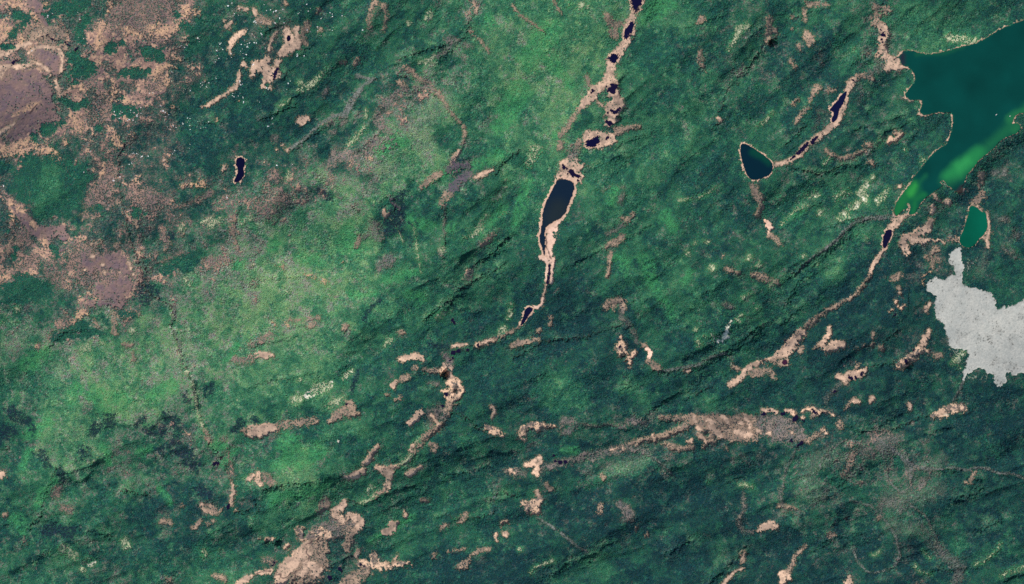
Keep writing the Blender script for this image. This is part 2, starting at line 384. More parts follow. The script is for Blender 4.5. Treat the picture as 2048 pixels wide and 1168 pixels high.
T 785,1050,9 795,1046,5 778,1066,6 765,1064,4 775,1060,6
T 813,1031,5 810,1022,3
t 884,1052,4 892,1048,3;918,1042,4 928,1035,4 932,1026,3
t 846,998,4 856,998,4;868,1110,5;930,1130,9 918,1136,4
t 935,1122,2 945,1110,2.5 960,1100,4 978,1097,3;895,1102,1 930,1098,2
T 1005,1045,5 1012,1043,4;992,1068,4 994,1078,4;1012,1067,6
H 745,1108,5 752,1120,8 738,1132,8 725,1125,8;775,1130,7 755,1130,7
t 722,1148,12 705,1160,14 690,1168,12 735,1145,8
T 718,1100,4 712,1112,5;753,1108,4;790,1122,3 795,1110,2
H 780,1132,6 805,1126,4 820,1124,4
T 570,1096,5 576,1090,4;517,1078,3;532,1080,4 545,1078,3
m 545,1125,8 530,1120,6
P 745,975,8 738,980,5;625,994,6 620,1000,4
W 596,1008,4 591,1015,2.5;675,883,3
T 500,713,4 518,710,7 535,711,7 545,710,3
t 490,862,6
T 502,862,10 525,860,13 545,857,10
t 560,850,8 580,848,7 605,845,6 630,842,5
t 658,845,5 675,832,9 690,822,9 702,828,6 715,828,4
t 698,808,8 705,818,6
W 628,783,9 613,791,5;647,774,9 635,780,8;662,767,6;692,753,5 703,741,4;590,797,3
P 600,797,7 585,800,6;632,778,11 655,772,9;673,803,7 655,812,5 685,795,5;600,760,5;690,752,6 703,741,4
T 798,718,4 812,715,6 830,713,7 845,717,5
t 830,737,6;850,738,4 865,742,5 882,742,6
T 785,772,6 795,763,4
t 808,757,6 815,753,4;793,800,4 800,796,3;775,790,3
T 904,692,3 915,690,4 935,688,2;955,690,5 965,685,3 985,678,2
T 897,718,7 893,730,8 886,742,6;900,735,6
m 890,708,8 900,725,8;860,765,4 875,770,5
H 905,765,12 912,780,15 912,795,13 900,802,8 892,785,8
t 898,812,8 892,825,7
T 835,830,7 828,840,7 818,847,6 842,825,5
m 860,830,12 875,825,12 885,838,8;858,848,6
t 878,856,6 862,866,6 848,875,5
T 880,855,4 862,830,3
T 984,814,4 989,822,4 985,835,3
H 972,855,6 985,862,8 995,862,7;1005,868,4
P 880,632,6 887,625,5;900,622,4;850,594,3
P 1021,622,5 1018,635,4;1010,655,5 1000,662,5;1022,610,4;960,300,.1
t 805,665,5 800,670,4;690,655,8;800,795,3;630,645,4 620,652,4
P 575,585,4;660,590,3;780,680,6 770,690,4
O 545,645,3 550,652,3;568,645,4 577,652,4;535,632,1 548,648,1.5
m 540,672,9 520,680,9 500,690,6;620,640,6 635,635,5
t 575,640,1.5 600,640,1.5
M 205,595,18 235,600,18 215,575,26 245,570,20;185,608,10
m 180,545,30 220,530,30 165,520,18
O 155,630,9 170,628,8;148,640,6 143,648,5;190,598,4
m 140,650,5;130,640,9
t 228,628,5 227,640,4 228,652,4 228,665,4
t 185,640,2.5 192,648,3 198,655,2.5;235,632,3 255,628,3 280,628,3
m 122,660,6 105,668,6 97,678,5;78,690,6 75,702,6
O 75,695,4
P 175,695,7 165,697,4;33,619,6;265,662,7;205,685,4;32,645,3;5,645,2
t 248,690,4 262,691,4;268,705,3 268,720,3
Y 348,610,2 350,630,2 344,642,2;350,662,2 360,690,2 363,712,2 360,725,2
W 370,741,2.5;382,752,3;366,725,2
P 375,745,3 362,730,2;385,770,2
P 272,740,1.5 280,760,1.5;312,830,3;390,775,1 392,810,1.5 398,835,2 408,862,3
m 470,718,6 490,722,7 505,718,7;468,700,2 485,700,1
m 505,712,6
t 410,860,3 416,880,3;420,885,3
T 5,948,6 0,950,8
T 402,1010,4 408,1022,5 425,1026,5
t 415,1015,8 430,1020,8
T 464,968,3 466,985,4 463,1000,4 462,1010,3;470,1020,2
m 455,900,5 460,930,5 462,950,5;445,880,6
t 388,1055,5 395,1050,5 400,1043,3;325,1043,4 345,1044,3;425,1042,3;415,1048,3
P 179,1129,3 190,1125,4;165,1140,5;175,1120,6;250,1080,8 255,1090,8
W 176,1130,2 184,1127,2.5 191,1123,2
T 495,960,4 505,952,4
T 478,1168,7 492,1160,6 500,1155,5
t 430,1152,5 450,1158,5;340,1160,7;10,1030,4;365,1010,3
m 110,990,10 118,975,8;140,1020,9 125,1015,7;50,1085,4 48,1075,3
P 125,1100,9 150,1110,8;75,900,3;410,1110,6 405,1100,4;440,1100,3
m 205,330,12 220,350,12 200,372,14 178,395,10 178,410,8 215,385,14
m 200,400,12 215,410,12 195,428,9 235,400,6;170,430,8
m 265,378,8 285,390,16 310,398,16 340,400,8;300,412,10
O 210,330,6 205,350,5;345,400,3
m 262,388,6 275,430,10 285,410,8;305,430,8 320,415,6
t 275,440,6 273,450,4
m 350,412,3 375,408,4 395,400,6 420,385,7
O 400,362,7 408,368,6 380,370,5 365,373,5;450,380,3;360,358,3
T 450,333,4 446,342,3;328,322,3
M 15,390,5 20,405,8 35,425,10 50,440,12 70,455,14 95,468,16 120,460,12 130,475,10;110,435,4
M 100,490,6 125,500,5
O 65,445,4 72,452,4;45,425,4 20,400,4 25,440,5;90,480,4 92,492,4
m 20,455,10 40,465,10 60,478,8
t 25,475,2 19,488,2.5 18,505,2;35,480,2 40,490,2;28,500,2 27,525,2
O 10,555,8 28,545,7 50,548,6;5,560,6 0,565,6;38,528,5
m 35,540,14 55,525,12;120,560,18 105,540,20
m 160,500,12 185,490,9 150,520,16;70,520,12
t 200,483,5 185,490,5;237,490,6
M 175,525,16 205,525,16 235,520,14 255,540,12
T 260,525,3 262,535,3;205,530,4;185,512,4;210,545,4;170,540,3;268,550,4
m 246,452,4 254,470,4 258,490,3
m 308,508,8 306,525,5 300,545,4 296,560,4;312,525,3 330,520,3 345,513,3 360,508,3 380,508,3
t 328,478,6 337,485,4 330,500,3;365,470,2
m 329,475,9 335,490,5
t 465,435,5 464,450,6 468,470,3 475,500,2
m 440,520,10 410,525,10 460,525,8;400,540,8
P 365,455,5 360,458,4;405,445,3 425,437,3;420,452,6 440,440,6;485,445,5 500,435,5;380,570,5 370,560,5
m 280,470,6 278,500,5 282,490,4;320,455,.1
m 535,375,14 550,400,12 560,385,14;550,350,14;520,410,14 540,425,16
P 575,340,.1 577,352,4 572,358,3;620,343,3
m 625,345,5 645,358,4 665,375,4 680,395,4;710,408,2 715,420,2
P 663,375,3 668,380,2
T 918,302,4 910,312,5 903,325,5
m 905,335,6 895,335,5;938,325,4
t 868,350,5 880,348,5 865,355,4;855,360,3
t 860,360,5 845,372,5
T 985,338,2 975,345,4 962,350,5 950,354,3
w 935,350,9 922,358,11 910,370,11 897,386,7;905,325,7 900,345,8 915,335,12 935,330,8
w 780,395,5 795,415,5
t 893,390,7 885,400,5 900,392,4;882,408,2
m 905,345,7
P 1010,375,4 1005,385,4 995,393,5 988,398,3;1012,360,4
P 965,442,4 958,452,5 952,465,5 965,455,4 942,472,4 930,475,3;975,430,5;1002,430,4 1008,425,3;1015,305,2;1065,298,5
W 958,455,2;944,474,2;1008,427,2;1000,390,1.5
t 985,470,4 975,483,6 962,492,5
m 1000,460,3
T 768,422,5 770,430,6 778,427,3
m 740,440,6 755,452,7 745,460,8 760,475,7;735,470,5 720,475,4
t 720,470,3 716,485,4 712,495,2
O 565,533,4 570,540,3;550,530,3;645,560,5 652,565,4;632,553,3 610,550,3;685,525,4
T 938,543,5 935,552,5
m 935,560,5 948,535,4;885,500,7 880,508,5;780,520,14 760,535,8;755,530,4
P 884,498,6;925,555,3;612,430,.1
m 890,410,2 889,430,2 888,450,2 889,470,2
P 782,438,1 790,450,1 800,470,1 806,484,1;828,445,1.5 828,465,1.5 832,480,2 832,492,2 836,515,1.5 842,545,1
m 560,410,6 590,400,8
T 595,405,2;545,425,3;580,470,2;552,300,2
m 512,560,6 505,570,6
""".strip().split('\n')
# stands of trees that differ from their surroundings: D blue-black spruce, G fresh green birch, F plain dark forest, g mild green, q grey open woodland
STANDS = """
F 100,25,14 130,15,16 165,8,14;35,30,12 55,42,8 25,70,10
F -10,92,6 25,92,5;172,35,12 160,62,10 165,82,8
F 150,120,18 180,135,14 150,150,14;220,100,12;245,85,7
F 300,105,15 320,112,10;250,148,10 295,143,10;295,100,8
F 130,202,9 150,215,9 170,205,8;85,262,10 105,256,9 125,248,7
F 235,225,14 262,222,14;195,255,7;355,30,8;365,52,12 400,60,14 380,100,16
F 25,96,3;5,92,5;245,195,6;70,275,8
F 60,330,25 60,380,30 110,350,40 160,350,25 130,400,30 90,420,20
g 105,345,20 100,385,22 80,410,12
F 200,415,8 205,425,5;270,425,10;290,430,6
F 16,462,5;105,495,9 115,510,6;30,495,5 30,515,5
D 285,570,14 295,590,18 275,585,12;310,590,10
F 380,520,18 350,535,16 330,545,10;250,630,10 265,628,8;205,632,8 215,645,8
F 170,655,12 150,660,10 115,675,10 200,665,8
F 95,580,14 50,575,30 20,590,25
D 800,385,5 815,381,5 790,400,8 800,418,12 785,428,10 778,445,12 795,455,12 770,465,8 800,440,14
D 916,322,11 932,338,13 915,345,10 903,330,6 940,322,5
D 368,790,7 375,800,8;390,765,4 388,785,4 396,815,6;410,775,4 412,790,4;425,765,3 421,785,5
D 220,840,12;195,850,10 185,870,8;290,835,9 275,845,9;335,830,9 350,845,12;325,860,12 290,860,8
D 480,850,10 470,860,8;505,840,8;25,825,14 50,840,12;20,865,12 0,870,12;70,855,6
D 370,905,18 385,930,12 350,885,14;400,980,10 420,990,8;320,905,12
D 85,905,10 95,925,8;120,940,9 130,960,8;170,905,14;90,1060,12 140,1065,10
D 760,600,5 745,612,5 735,625,4 728,640,4;715,740,5 708,760,5 702,785,4
D 840,445,.1;895,690,7 880,695,7 860,690,6
D 890,410,1;340,470,8;640,380,8 660,400,5
G 60,730,16 90,705,14;155,780,16 140,800,12;250,800,20 180,790,14 215,820,10
G 100,840,14 60,870,14;215,905,10 220,925,8 205,895,8;285,905,8 305,895,7
G 60,900,10 45,930,8;85,985,10 75,1010,10;30,1040,14 45,1060,12;110,960,5 90,980,6
G 320,975,8 335,990,7 340,1005,5;290,850,6;305,790,16 345,770,14;430,890,12 470,900,8 440,930,7
G 548,490,12;475,690,7 460,715,2 448,725,2;600,520,14 640,520,12
G 575,890,26 600,920,24 640,905,18 560,930,16;550,1000,14 600,990,14 650,970,10
G 700,460,16 690,500,14 730,500,10;480,530,14;820,440,14 870,455,10
G 770,560,10 800,555,10 830,545,9;700,590,10 750,590,8;840,595,14 820,590,8
G 1000,250,20 1040,180,24;1100,60,26 1060,120,24;980,40,14;1110,270,8
G 1100,120,16 1140,170,10;1330,5,26 1290,40,8;760,300,14 800,280,16
G 1045,400,16 1060,360,10 1030,450,10;1330,430,14 1350,460,6;1290,515,12 1300,560,14 1330,600,8 1345,630,10
G 1230,380,10 1220,400,8;1365,560,8 1385,545,7;1240,520,16 1250,545,10
G 890,350,8 1000,310,12;1005,420,10 985,440,8 960,480,4;900,455,8
G 1590,410,4 1610,420,3 1570,440,5;1150,900,7 1125,900,5;820,1035,10 745,1080,6
g 1100,780,35 1150,790,28;1250,770,16 1290,790,14;1420,800,14;1700,110,40 1900,60,50 1750,30,20
g 1190,960,8 1300,920,14;1190,1120,20 1210,1140,14;1330,1070,18;1920,1090,16 1900,1110,12
g 1990,900,16 1960,880,12;1720,470,20 1690,500,18 1660,560,16
g 720,860,16 650,860,12;930,880,18 960,900,14;900,820,10;980,1000,16 1010,980,10
q 1290,910,14 1250,930,16 1210,935,12;1330,930,10;1620,930,20 1660,905,16 1610,960,16 1640,960,10
q 1770,1000,16 1800,1000,16 1860,990,16 1880,970,12;1850,930,14 1880,920,14
q 1780,1050,14 1850,1060,12 1870,1090,10;1640,990,14 1600,980,12
q 850,290,20 830,250,20 880,200,24;740,330,18 780,340,14;600,300,10;640,350,12 700,360,10
q 1080,1000,10;1160,920,8;960,1120,8;740,420,.1;1960,540,12 1970,510,8
q 350,720,14 380,700,12;120,740,12;20,690,16 50,660,12
F 1790,920,9 1800,945,8;1720,990,14 1650,950,10
F 1170,225,10 1180,240,8 1150,255,6;1222,197,4 1214,200,4;1210,182,2
F 1120,470,10 1150,455,14 1135,490,12;1300,80,25 1270,110,14
F 840,60,.1;560,90,.1;548,88,4;1143,300,3
""".strip().split('\n')
# relief: C sharp gully (x,y,half width, depth in the third number), R ridge crest, E scarp facing north-west
RELIEF = """
S 1040,653,4 1020,664,4 985,680,4 945,692,4 915,704,5
S 868,862,4 845,880,5 833,900,4 822,920,5 800,938,5 785,944,4;772,982,4 740,1002,5 722,1008,5 700,1000,4 686,1008,4
S 280,562,3 305,590,4 335,605,4 350,622,5 342,648,5 353,680,5 362,715,5 372,742,5 384,765,4 392,800,4 398,828,4 406,858,4 418,890,4 440,912,4 456,945,4 464,968,3
S 250,285,5 238,310,5 237,345,4 240,390,4 250,430,4 262,480,3 278,530,3 288,558,3
S 275,445,3 277,480,3 286,520,3 296,550,3
S 885,405,3 889,440,3 890,480,3 884,520,3
S 952,22,3 936,45,4 934,72,5 905,88,5 865,97,5 812,110,5 790,122,4;748,157,3 790,153,3 822,150,3
S 1245,650,5 1205,662,6 1165,674,6 1125,678,5 1085,683,5 1050,705,5 1026,718,4
S 1322,744,3 1360,742,4 1400,730,4 1425,714,5 1460,700,6 1490,676,6 1515,655,5
S 896,832,3 922,828,3 945,846,3 962,862,3;1158,846,3 1180,853,3 1215,847,3 1245,857,3
S 1928,758,3 1918,785,3 1905,803,3;1868,832,4 1835,830,4 1815,845,4 1780,860,5 1720,862,5 1690,852,4
S 1460,745,2 1465,740,2;1370,802,4 1390,784,4 1425,772,4
S 915,580,5 945,565,5 975,548,5 1010,528,4;848,640,5 880,615,5 905,600,5
S 1215,195,2 1220,196,2;1447,192,4 1462,172,4 1480,165,4;1436,230,3 1446,205,3;1520,105,5 1500,130,5 1482,150,5
S 1615,245,4 1600,262,5 1570,290,5;1640,180,3 1622,190,4 1618,215,4
S 110,935,4 105,960,5 90,985,4 80,1030,4 55,1055,4;0,900,4 10,894,4 22,896,3;135,660,5 112,672,5 98,700,4
S 505,1000,3 515,1020,3 500,1060,3;985,992,3 1010,985,3 1030,995,3
S 1690,440,6 1740,436,6 1720,440,6;1685,460,5 1660,492,5 1635,510,5 1605,535,5 1575,560,5
S 1570,330,3 1640,350,4 1680,332,5 1700,328,4;1300,560,.1
S 990,350,5 1000,330,6 1040,300,5;1015,478,5 980,510,5 950,530,5
S 1800,660,4 1760,690,.1;1730,735,4 1765,728,4 1790,728,4;1655,800,3 1665,780,3
S 240,980,4 280,985,5 300,990,4;470,1025,3 500,1022,3
S 585,300,4 610,280,5 650,252,5 690,232,4;590,210,6 560,222,6 520,238,6
S 525,980,4 545,975,4 580,968,4 620,968,4;700,410,3 715,425,3
S 800,1000,.1 810,1000,.1;890,1027,3 915,1035,3 950,1036,3 985,1025,3
C 1000,685,5 1045,690,5 1090,678,4 1135,678,4 1170,672,5 1205,660,6 1240,648,6
C 1310,740,5 1345,748,5 1390,740,5 1425,722,6 1460,705,6 1500,680,6 1520,660,5
C 940,692,4 985,682,5 1020,668,5 1040,655,4;750,840,.1
C 495,775,5 530,762,6 580,755,6 630,745,4
C 590,810,5 620,800,5 650,785,4;560,668,4 580,655,4 600,648,4 630,638,4
C 515,565,4 540,558,4 575,552,4 620,553,3;640,790,.1
C 500,690,4 560,680,5 590,672,5
C 575,298,5 620,275,5 660,250,4 700,235,5 705,215,4
C 790,128,5 830,105,6 870,92,6 900,88,4
C 870,128,6 890,108,5 910,90,4
C 930,70,4 905,30,4;860,60,4 900,20,5
C 812,200,4 822,180,5 850,178,5 880,192,5
C 755,265,7 735,285,8 710,300,6;720,215,6 705,240,6
C 640,70,6 620,90,6 600,110,6;560,160,6 575,140,6
C 850,370,5 880,355,5;920,390,5 940,370,6 990,330,6 1024,305,4
C 935,540,4 970,515,5 1010,500,5;960,560,5 1000,545,5 1030,525,4
C 925,580,5 960,555,5 1000,535,5;860,630,5 890,605,5 935,585,4
C 1120,640,4 1180,615,4 1230,620,4 1280,590,4
C 1205,305,4 1250,285,4 1290,270,4;1160,395,4 1200,370,4 1225,345,4 1260,320,3
C 1170,345,4 1210,325,4 1260,300,3
C 1110,545,4 1180,510,5 1250,480,5 1300,450,5;1225,455,5 1260,440,5
C 1400,760,4 1370,800,4;1330,800,5 1280,840,5
C 1490,30,.1;1380,50,5 1440,30,4;1340,60,5 1385,50,4
C 1450,180,4 1470,160,4 1500,130,5 1525,95,4;1430,260,4 1440,220,4 1450,190,4
C 1590,35,4 1640,20,5 1700,0,4;1600,225,4 1620,205,4
C 1610,340,4 1680,345,6 1690,330,6 1730,330,6 1760,325,5
C 1700,130,5 1730,110,4;1720,230,4 1760,205,4 1800,195,4;1680,265,5 1760,245,6 1830,220,5
C 1580,440,5 1600,420,5 1640,408,5;1640,460,5 1690,440,5 1740,440,5
C 1570,610,5 1600,560,6 1650,510,6 1700,470,6
C 1755,270,6 1775,262,6 1820,242,5;1830,270,5 1790,290,5
C 1500,880,.1;1620,870,4 1640,862,4;1700,860,4 1760,850,4 1800,825,5
C 1320,845,4 1360,838,4;1165,845,3 1190,852,3 1215,848,3 1250,858,3 1290,858,3
C 1420,1168,12 1450,1130,12 1490,1100,10;1400,1150,8
C 1100,1150,6 1150,1120,8 1190,1110,6;1200,1100,5 1220,1085,5
C 1480,1095,4 1500,1075,4;1620,1100,8 1680,1070,8 1720,1065,6
C 1600,1030,5 1590,1050,4;1850,870,6 1900,850,6
C 1760,1130,4 1800,1142,4;1860,1140,5 1950,1135,5 2000,1100,5;2010,1160,5 2050,1145,5
C 1950,1060,8 2000,1040,8;1900,1000,8 1960,980,8
C 525,985,4 570,975,5 600,968,4 630,965,4;690,1000,3 720,1005,4 750,1000,4 775,985,3
C 800,940,4 825,925,5 835,900,4;700,1060,5 725,1050,5
C 880,950,4 930,945,5 980,930,5;780,975,4 830,970,5 840,980,4
C 730,910,.1;775,820,.1;850,790,4 875,770,4;890,755,4
C 870,1035,3 890,1030,3 910,1038,4 945,1038,4;640,1140,6 680,1120,6 700,1110,5
C 1000,1000,4 1050,985,4;500,865,.1 540,880,6 590,870,6
C 230,980,5 180,970,.1;100,950,5 140,945,4 200,925,4
C 60,1050,4 85,1040,4 115,1040,4;140,1045,8 180,1060,8 220,1070,6
C 90,700,6 130,665,7 160,660,5;235,640,5 270,630,5
C 400,1070,4 440,1060,4 470,1040,4
C 236,330,4 240,300,4 250,280,3;470,430,5 480,410,4
C 170,600,3 200,610,3;260,800,3 290,800,3 305,820,3
C 370,640,3 360,690,3 375,745,4 390,780,3 395,820,3 405,850,3
C 440,240,7 400,245,6;530,60,8 580,40,8;600,180,7 550,230,6
C 1380,1080,8 1330,1110,8;1960,960,8 1900,940,6
C 1060,760,5 1090,745,5;1220,830,5 1180,850,.1;1240,780,6 1260,770,5
C 1000,830,.1;910,700,.1;1560,650,5 1600,615,5 1640,590,5
R 1480,800,.1;1230,300,4 1280,280,4;1180,420,5 1210,400,5
R 600,210,6 640,185,8;1020,600,8
R 960,455,8 1000,420,8
R 1380,400,4 1420,385,4;1600,425,6
""".strip().split('\n')
# where old snow still lies among the trees: x,y,radius,count
SNOW = """95,27,10,9 160,30,8,9 163,75,6,3 62,105,6,2 235,228,9,14 262,232,14,16 285,222,8,6 325,215,7,6 330,235,10,6
370,250,16,16 400,249,14,10 345,250,10,6 415,250,8,5 365,95,10,10 395,80,10,5 435,95,10,8 430,115,12,9 440,90,5,4 455,110,8,4 460,108,3,3
465,15,12,6 475,25,8,5 490,100,10,9 488,112,7,8 488,85,7,6 505,60,12,6 410,170,10,8 405,165,6,5 375,185,7,4 425,155,7,2 480,195,6,4
485,205,3,5 480,165,9,7 470,185,9,8 345,143,5,3 300,180,8,3 500,40,12,5 515,45,8,5 540,12,14,7 520,75,12,8 525,60,8,5 530,100,7,3 560,40,14,6 610,22,14,7 600,5,10,3
645,31,8,8 665,30,6,5 690,32,7,3 636,70,6,3 660,60,9,4 637,58,6,4 594,110,3,6 578,165,4,6 571,180,3,3 610,112,3,2 566,155,4,2 518,205,6,3 547,235,3,2 550,230,5,3 578,220,5,2
590,248,2,2 605,249,2,2 540,245,10,4 535,180,5,3 168,345,1,1 225,358,5,4 270,310,8,7 280,312,7,4 300,316,7,3 330,320,6,2 350,305,8,3 385,295,9,3 605,288,3,1
552,330,3,3 570,330,2,2 583,330,2,2 450,395,5,3 348,428,3,1 480,372,5,2 260,325,5,3 240,355,3,1 5,375,5,2 490,320,6,2 725,60,.5,1 620,60,6,3 560,15,8,3 505,90,8,5 500,125,6,4"""
# ------------------------------------------------------------------ helpers
rng = np.random.default_rng(7)
STEP = 1.2
X0, X1, Y0, Y1 = -120.0, 2168.0, -120.0, 1288.0
gx = np.arange(X0, X1 + .01, STEP, dtype=np.float32); gy = np.arange(Y0, Y1 + .01, STEP, dtype=np.float32)
NX, NY = len(gx), len(gy)
GX, GY = np.meshgrid(gx, gy)

def lin(c):
    c = np.asarray(c, dtype=np.float64) / 255.0
    return np.where(c <= 0.04045, c / 12.92, ((c + 0.055) / 1.055) ** 2.4)

def fnoise(lam, seed, stretch=1.0, ang=0.0, beta=0.0, band=1.0):
    """band of smooth noise: typical size lam (grid units) across, lam*stretch along ang (deg, counter-clockwise from +x)"""
    r = np.random.default_rng(seed)
    n = r.standard_normal((NY, NX)).astype(np.float32)
    f = np.fft.rfft2(n)
    ky = np.fft.fftfreq(NY, STEP)[:, None]; kx = np.fft.rfftfreq(NX, STEP)[None, :]
    a = math.radians(ang)
    u = kx * math.cos(a) - ky * math.sin(a); v = kx * math.sin(a) + ky * math.cos(a)   # y is downwards
    k = np.sqrt((u * lam * stretch) ** 2 + (v * lam) ** 2)
    f *= np.exp(-(k / band) ** 2 * 1.2) if beta == 0 else 1.0 / (1.0 + k ** beta)
    f[0, 0] = 0
    o = np.fft.irfft2(f, s=(NY, NX)).astype(np.float32)
    return o / o.std()

def sst(a, b, x):
    t = np.clip((x - a) / (b - a), 0, 1); return t * t * (3 - 2 * t)

def pts(s):
    return [tuple(float(v) for v in p.split(',')) for p in s.split()]

def bbox(P, m):
    xs = [p[0] for p in P]; ys = [p[1] for p in P]
    i0 = max(0, int((min(xs) - m - X0) / STEP)); i1 = min(NX, int((max(xs) + m - X0) / STEP) + 2)
    j0 = max(0, int((min(ys) - m - Y0) / STEP)); j1 = min(NY, int((max(ys) + m - Y0) / STEP) + 2)
    return slice(j0, j1), slice(i0, i1)

def seg_d(x, y, a, b):
    dx, dy = b[0] - a[0], b[1] - a[1]; L = dx * dx + dy * dy
    t = np.clip(((x - a[0]) * dx + (y - a[1]) * dy) / L, 0, 1) if L > 0 else np.zeros_like(x)
    return np.hypot(x - a[0] - t * dx, y - a[1] - t * dy), t

def stroke_sd(runs, sl, ox=0.0, oy=0.0):
    """signed distance (negative inside) to capsules of varying radius"""
    x, y = GX[sl] + ox, GY[sl] + oy; d = np.full(x.shape, 1e9, np.float32)
    for P in runs:
        if len(P) == 1:
            P = [P[0], P[0]]
        for a, b in zip(P[:-1], P[1:]):
            q, t = seg_d(x, y, a, b)
            d = np.minimum(d, q - (a[2] + t * (b[2] - a[2])))
    return d

def poly_sd(P, sl):
    x, y = GX[sl], GY[sl]; d = np.full(x.shape, 1e9, np.float32); ins = np.zeros(x.shape, bool)
    for a, b in zip(P, P[1:] + P[:1]):
        q, _ = seg_d(x, y, a, b); d = np.minimum(d, q)
        if a[1] != b[1]:
            c = ((a[1] > y) != (b[1] > y)) & (x < (b[0] - a[0]) * (y - a[1]) / (b[1] - a[1]) + a[0])
            ins ^= c
    return np.where(ins, -d, d)

def chaikin(P, n=2):
    for _ in range(n):
        Q = []
        for a, b in zip(P, P[1:] + P[:1]):
            Q += [(a[0] * .75 + b[0] * .25, a[1] * .75 + b[1] * .25), (a[0] * .25 + b[0] * .75, a[1] * .25 + b[1] * .75)]
        P = Q
    return P

def grid_field(rows):
    g = np.array([[int(c) for c in r.replace(' ', '')] for r in rows], np.float32)
    h, w = g.shape
    g = np.pad(g, 3, mode='edge')
    u = (GX / 64.0 - 0.5) + 3; v = (GY / 64.0 - 0.5) + 3
    wx = WARP1 * 0.35; wy = WARP2 * 0.35
    u = np.clip(u + wx, 0, w + 4.99); v = np.clip(v + wy, 0, h + 4.99)
    i = u.astype(int); j = v.astype(int); fu = u - i; fv = v - j
    fu = fu * fu * (3 - 2 * fu); fv = fv * fv * (3 - 2 * fv)
    return (g[j, i] * (1 - fu) * (1 - fv) + g[j, i + 1] * fu * (1 - fv) + g[j + 1, i] * (1 - fu) * fv + g[j + 1, i + 1] * fu * fv)

# ------------------------------------------------------------------ noises
N3 = fnoise(4, 1, beta=3); N8 = fnoise(9, 2, beta=3); N20 = fnoise(24, 3, beta=3); N60 = fnoise(70, 4, beta=3)
N8b = fnoise(8, 12, beta=3); N20b = fnoise(26, 13, beta=3); N3b = fnoise(3.5, 15, beta=3)
WARP1 = fnoise(60, 5, beta=3.5); WARP2 = fnoise(60, 6, beta=3.5)
wB = sst(350, 900, GY + 0.15 * (1024 - GX)); wT = 1 - wB
wM = np.exp(-((GY - 560) / 260.0) ** 2)
LEFT = 1 - 0.6 * sst(800, 300, GX) * sst(950, 780, GY)
def aniso(lam, st, seed, beta=3.2):
    a = fnoise(lam, seed, st, 43, beta); b = fnoise(lam, seed + 1, st, 18, beta); c = fnoise(lam, seed + 2, st, 31, beta)
    o = wT * a + wB * b + wM * c
    return o / np.sqrt(wT ** 2 + wB ** 2 + wM ** 2)
R1 = aniso(55, 3.2, 21, 3.6); R2 = aniso(20, 3.4, 31, 3.4); R3 = aniso(8, 2.6, 41); BIG = fnoise(330, 51, beta=4); R4 = aniso(46, 3.4, 61, 4.5); R6 = aniso(105, 2.3, 81, 4.2); R5 = aniso(24, 3.6, 71, 4.5)

L = grid_field(L_ROWS); B = grid_field(B_ROWS)
LEFT = LEFT * (1 - 0.8 * sst(3.4, 5.4, L)) * (1 - 0.5 * sst(3, 6, B))
R4 = R4 + 0.45 * N60 + 0.12 * N20; R5 = R5 + 0.45 * WARP1 + 0.25 * N60
GREYFIELD = [tuple(float(v) for v in p.split(',')) for p in
 "1908,497 1916,494 1925,496 1925,503 1923,510 1924,525 1931,534 1926,542 1925,555 1928,569 1936,572 1946,573 1961,577 1971,583 1986,586 1990,599 1991,611 1995,620 2003,613 2018,610 2031,609 2038,601 2048,595 2090,580 2190,570 2190,740 2090,735 2048,747 2035,750 2023,755 2020,744 2011,744 2013,764 2008,771 1998,773 1988,766 1986,756 1983,746 1971,749 1967,739 1958,735 1946,744 1936,746 1931,756 1927,765 1922,758 1926,754 1923,741 1931,731 1931,721 1936,711 1935,701 1921,699 1906,699 1896,689 1891,674 1892,661 1886,656 1876,644 1870,634 1868,611 1871,594 1863,588 1856,586 1852,582 1852,574 1854,565 1861,560 1862,555 1867,551 1874,551 1878,558 1884,557 1893,555 1900,550 1907,549 1909,543 1903,538 1902,532 1896,526 1896,512 1901,504".split()]

# ------------------------------------------------------------------ relief
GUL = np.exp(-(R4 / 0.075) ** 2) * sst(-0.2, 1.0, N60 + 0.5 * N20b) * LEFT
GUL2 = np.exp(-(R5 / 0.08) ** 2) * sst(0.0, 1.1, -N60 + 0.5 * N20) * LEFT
H = 55 * BIG + 28 * R6 * (0.35 + 0.65 * LEFT) + 7 * R1 * LEFT + 10 * np.minimum(np.abs(R4), 1.6) * LEFT + 3.2 * np.minimum(np.abs(R5), 1.6) * LEFT + 1.8 * R2 * LEFT + 0.6 * R3 - 2.5 * GUL - 0.6 * GUL2
HS = 55 * BIG + 28 * R6 * (0.35 + 0.65 * LEFT) + 5 * LEFT; UP = np.zeros((NY, NX), np.float32)
EDGE = np.minimum(np.minimum(GX - X0, X1 - GX), np.minimum(GY - Y0, Y1 - GY))
GR = np.zeros((NY, NX), np.float32); ST = np.zeros((NY, NX), np.float32)
for line in RELIEF:
    k, s = line[0], line[2:]
    for run in s.split(';'):
        P = pts(run)
        if len(P) < 2 or P[0][2] < 1: continue
        sl = bbox(P, 45)
        w = np.mean([p[2] for p in P])
        x, y = GX[sl] + 2.2 * N8[sl], GY[sl] + 2.2 * N8b[sl]
        d = np.full(x.shape, 1e9, np.float32)
        for i, (a, b) in enumerate(zip(P[:-1], P[1:])):
            q, t = seg_d(x, y, a, b); d = np.minimum(d, q)
        if k == 'S':
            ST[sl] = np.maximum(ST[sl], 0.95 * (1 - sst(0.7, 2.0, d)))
        if k in 'CS':
            GR[sl] = np.minimum(GR[sl], -w * 2.0 * np.exp(-(d / (w * 0.6)) ** 2) - w * 2.0 * np.exp(-d / (w * 2.0)))
        else:
            GR[sl] += w * 1.1 * np.exp(-(d / (w * 1.1)) ** 2)
H = H + GR

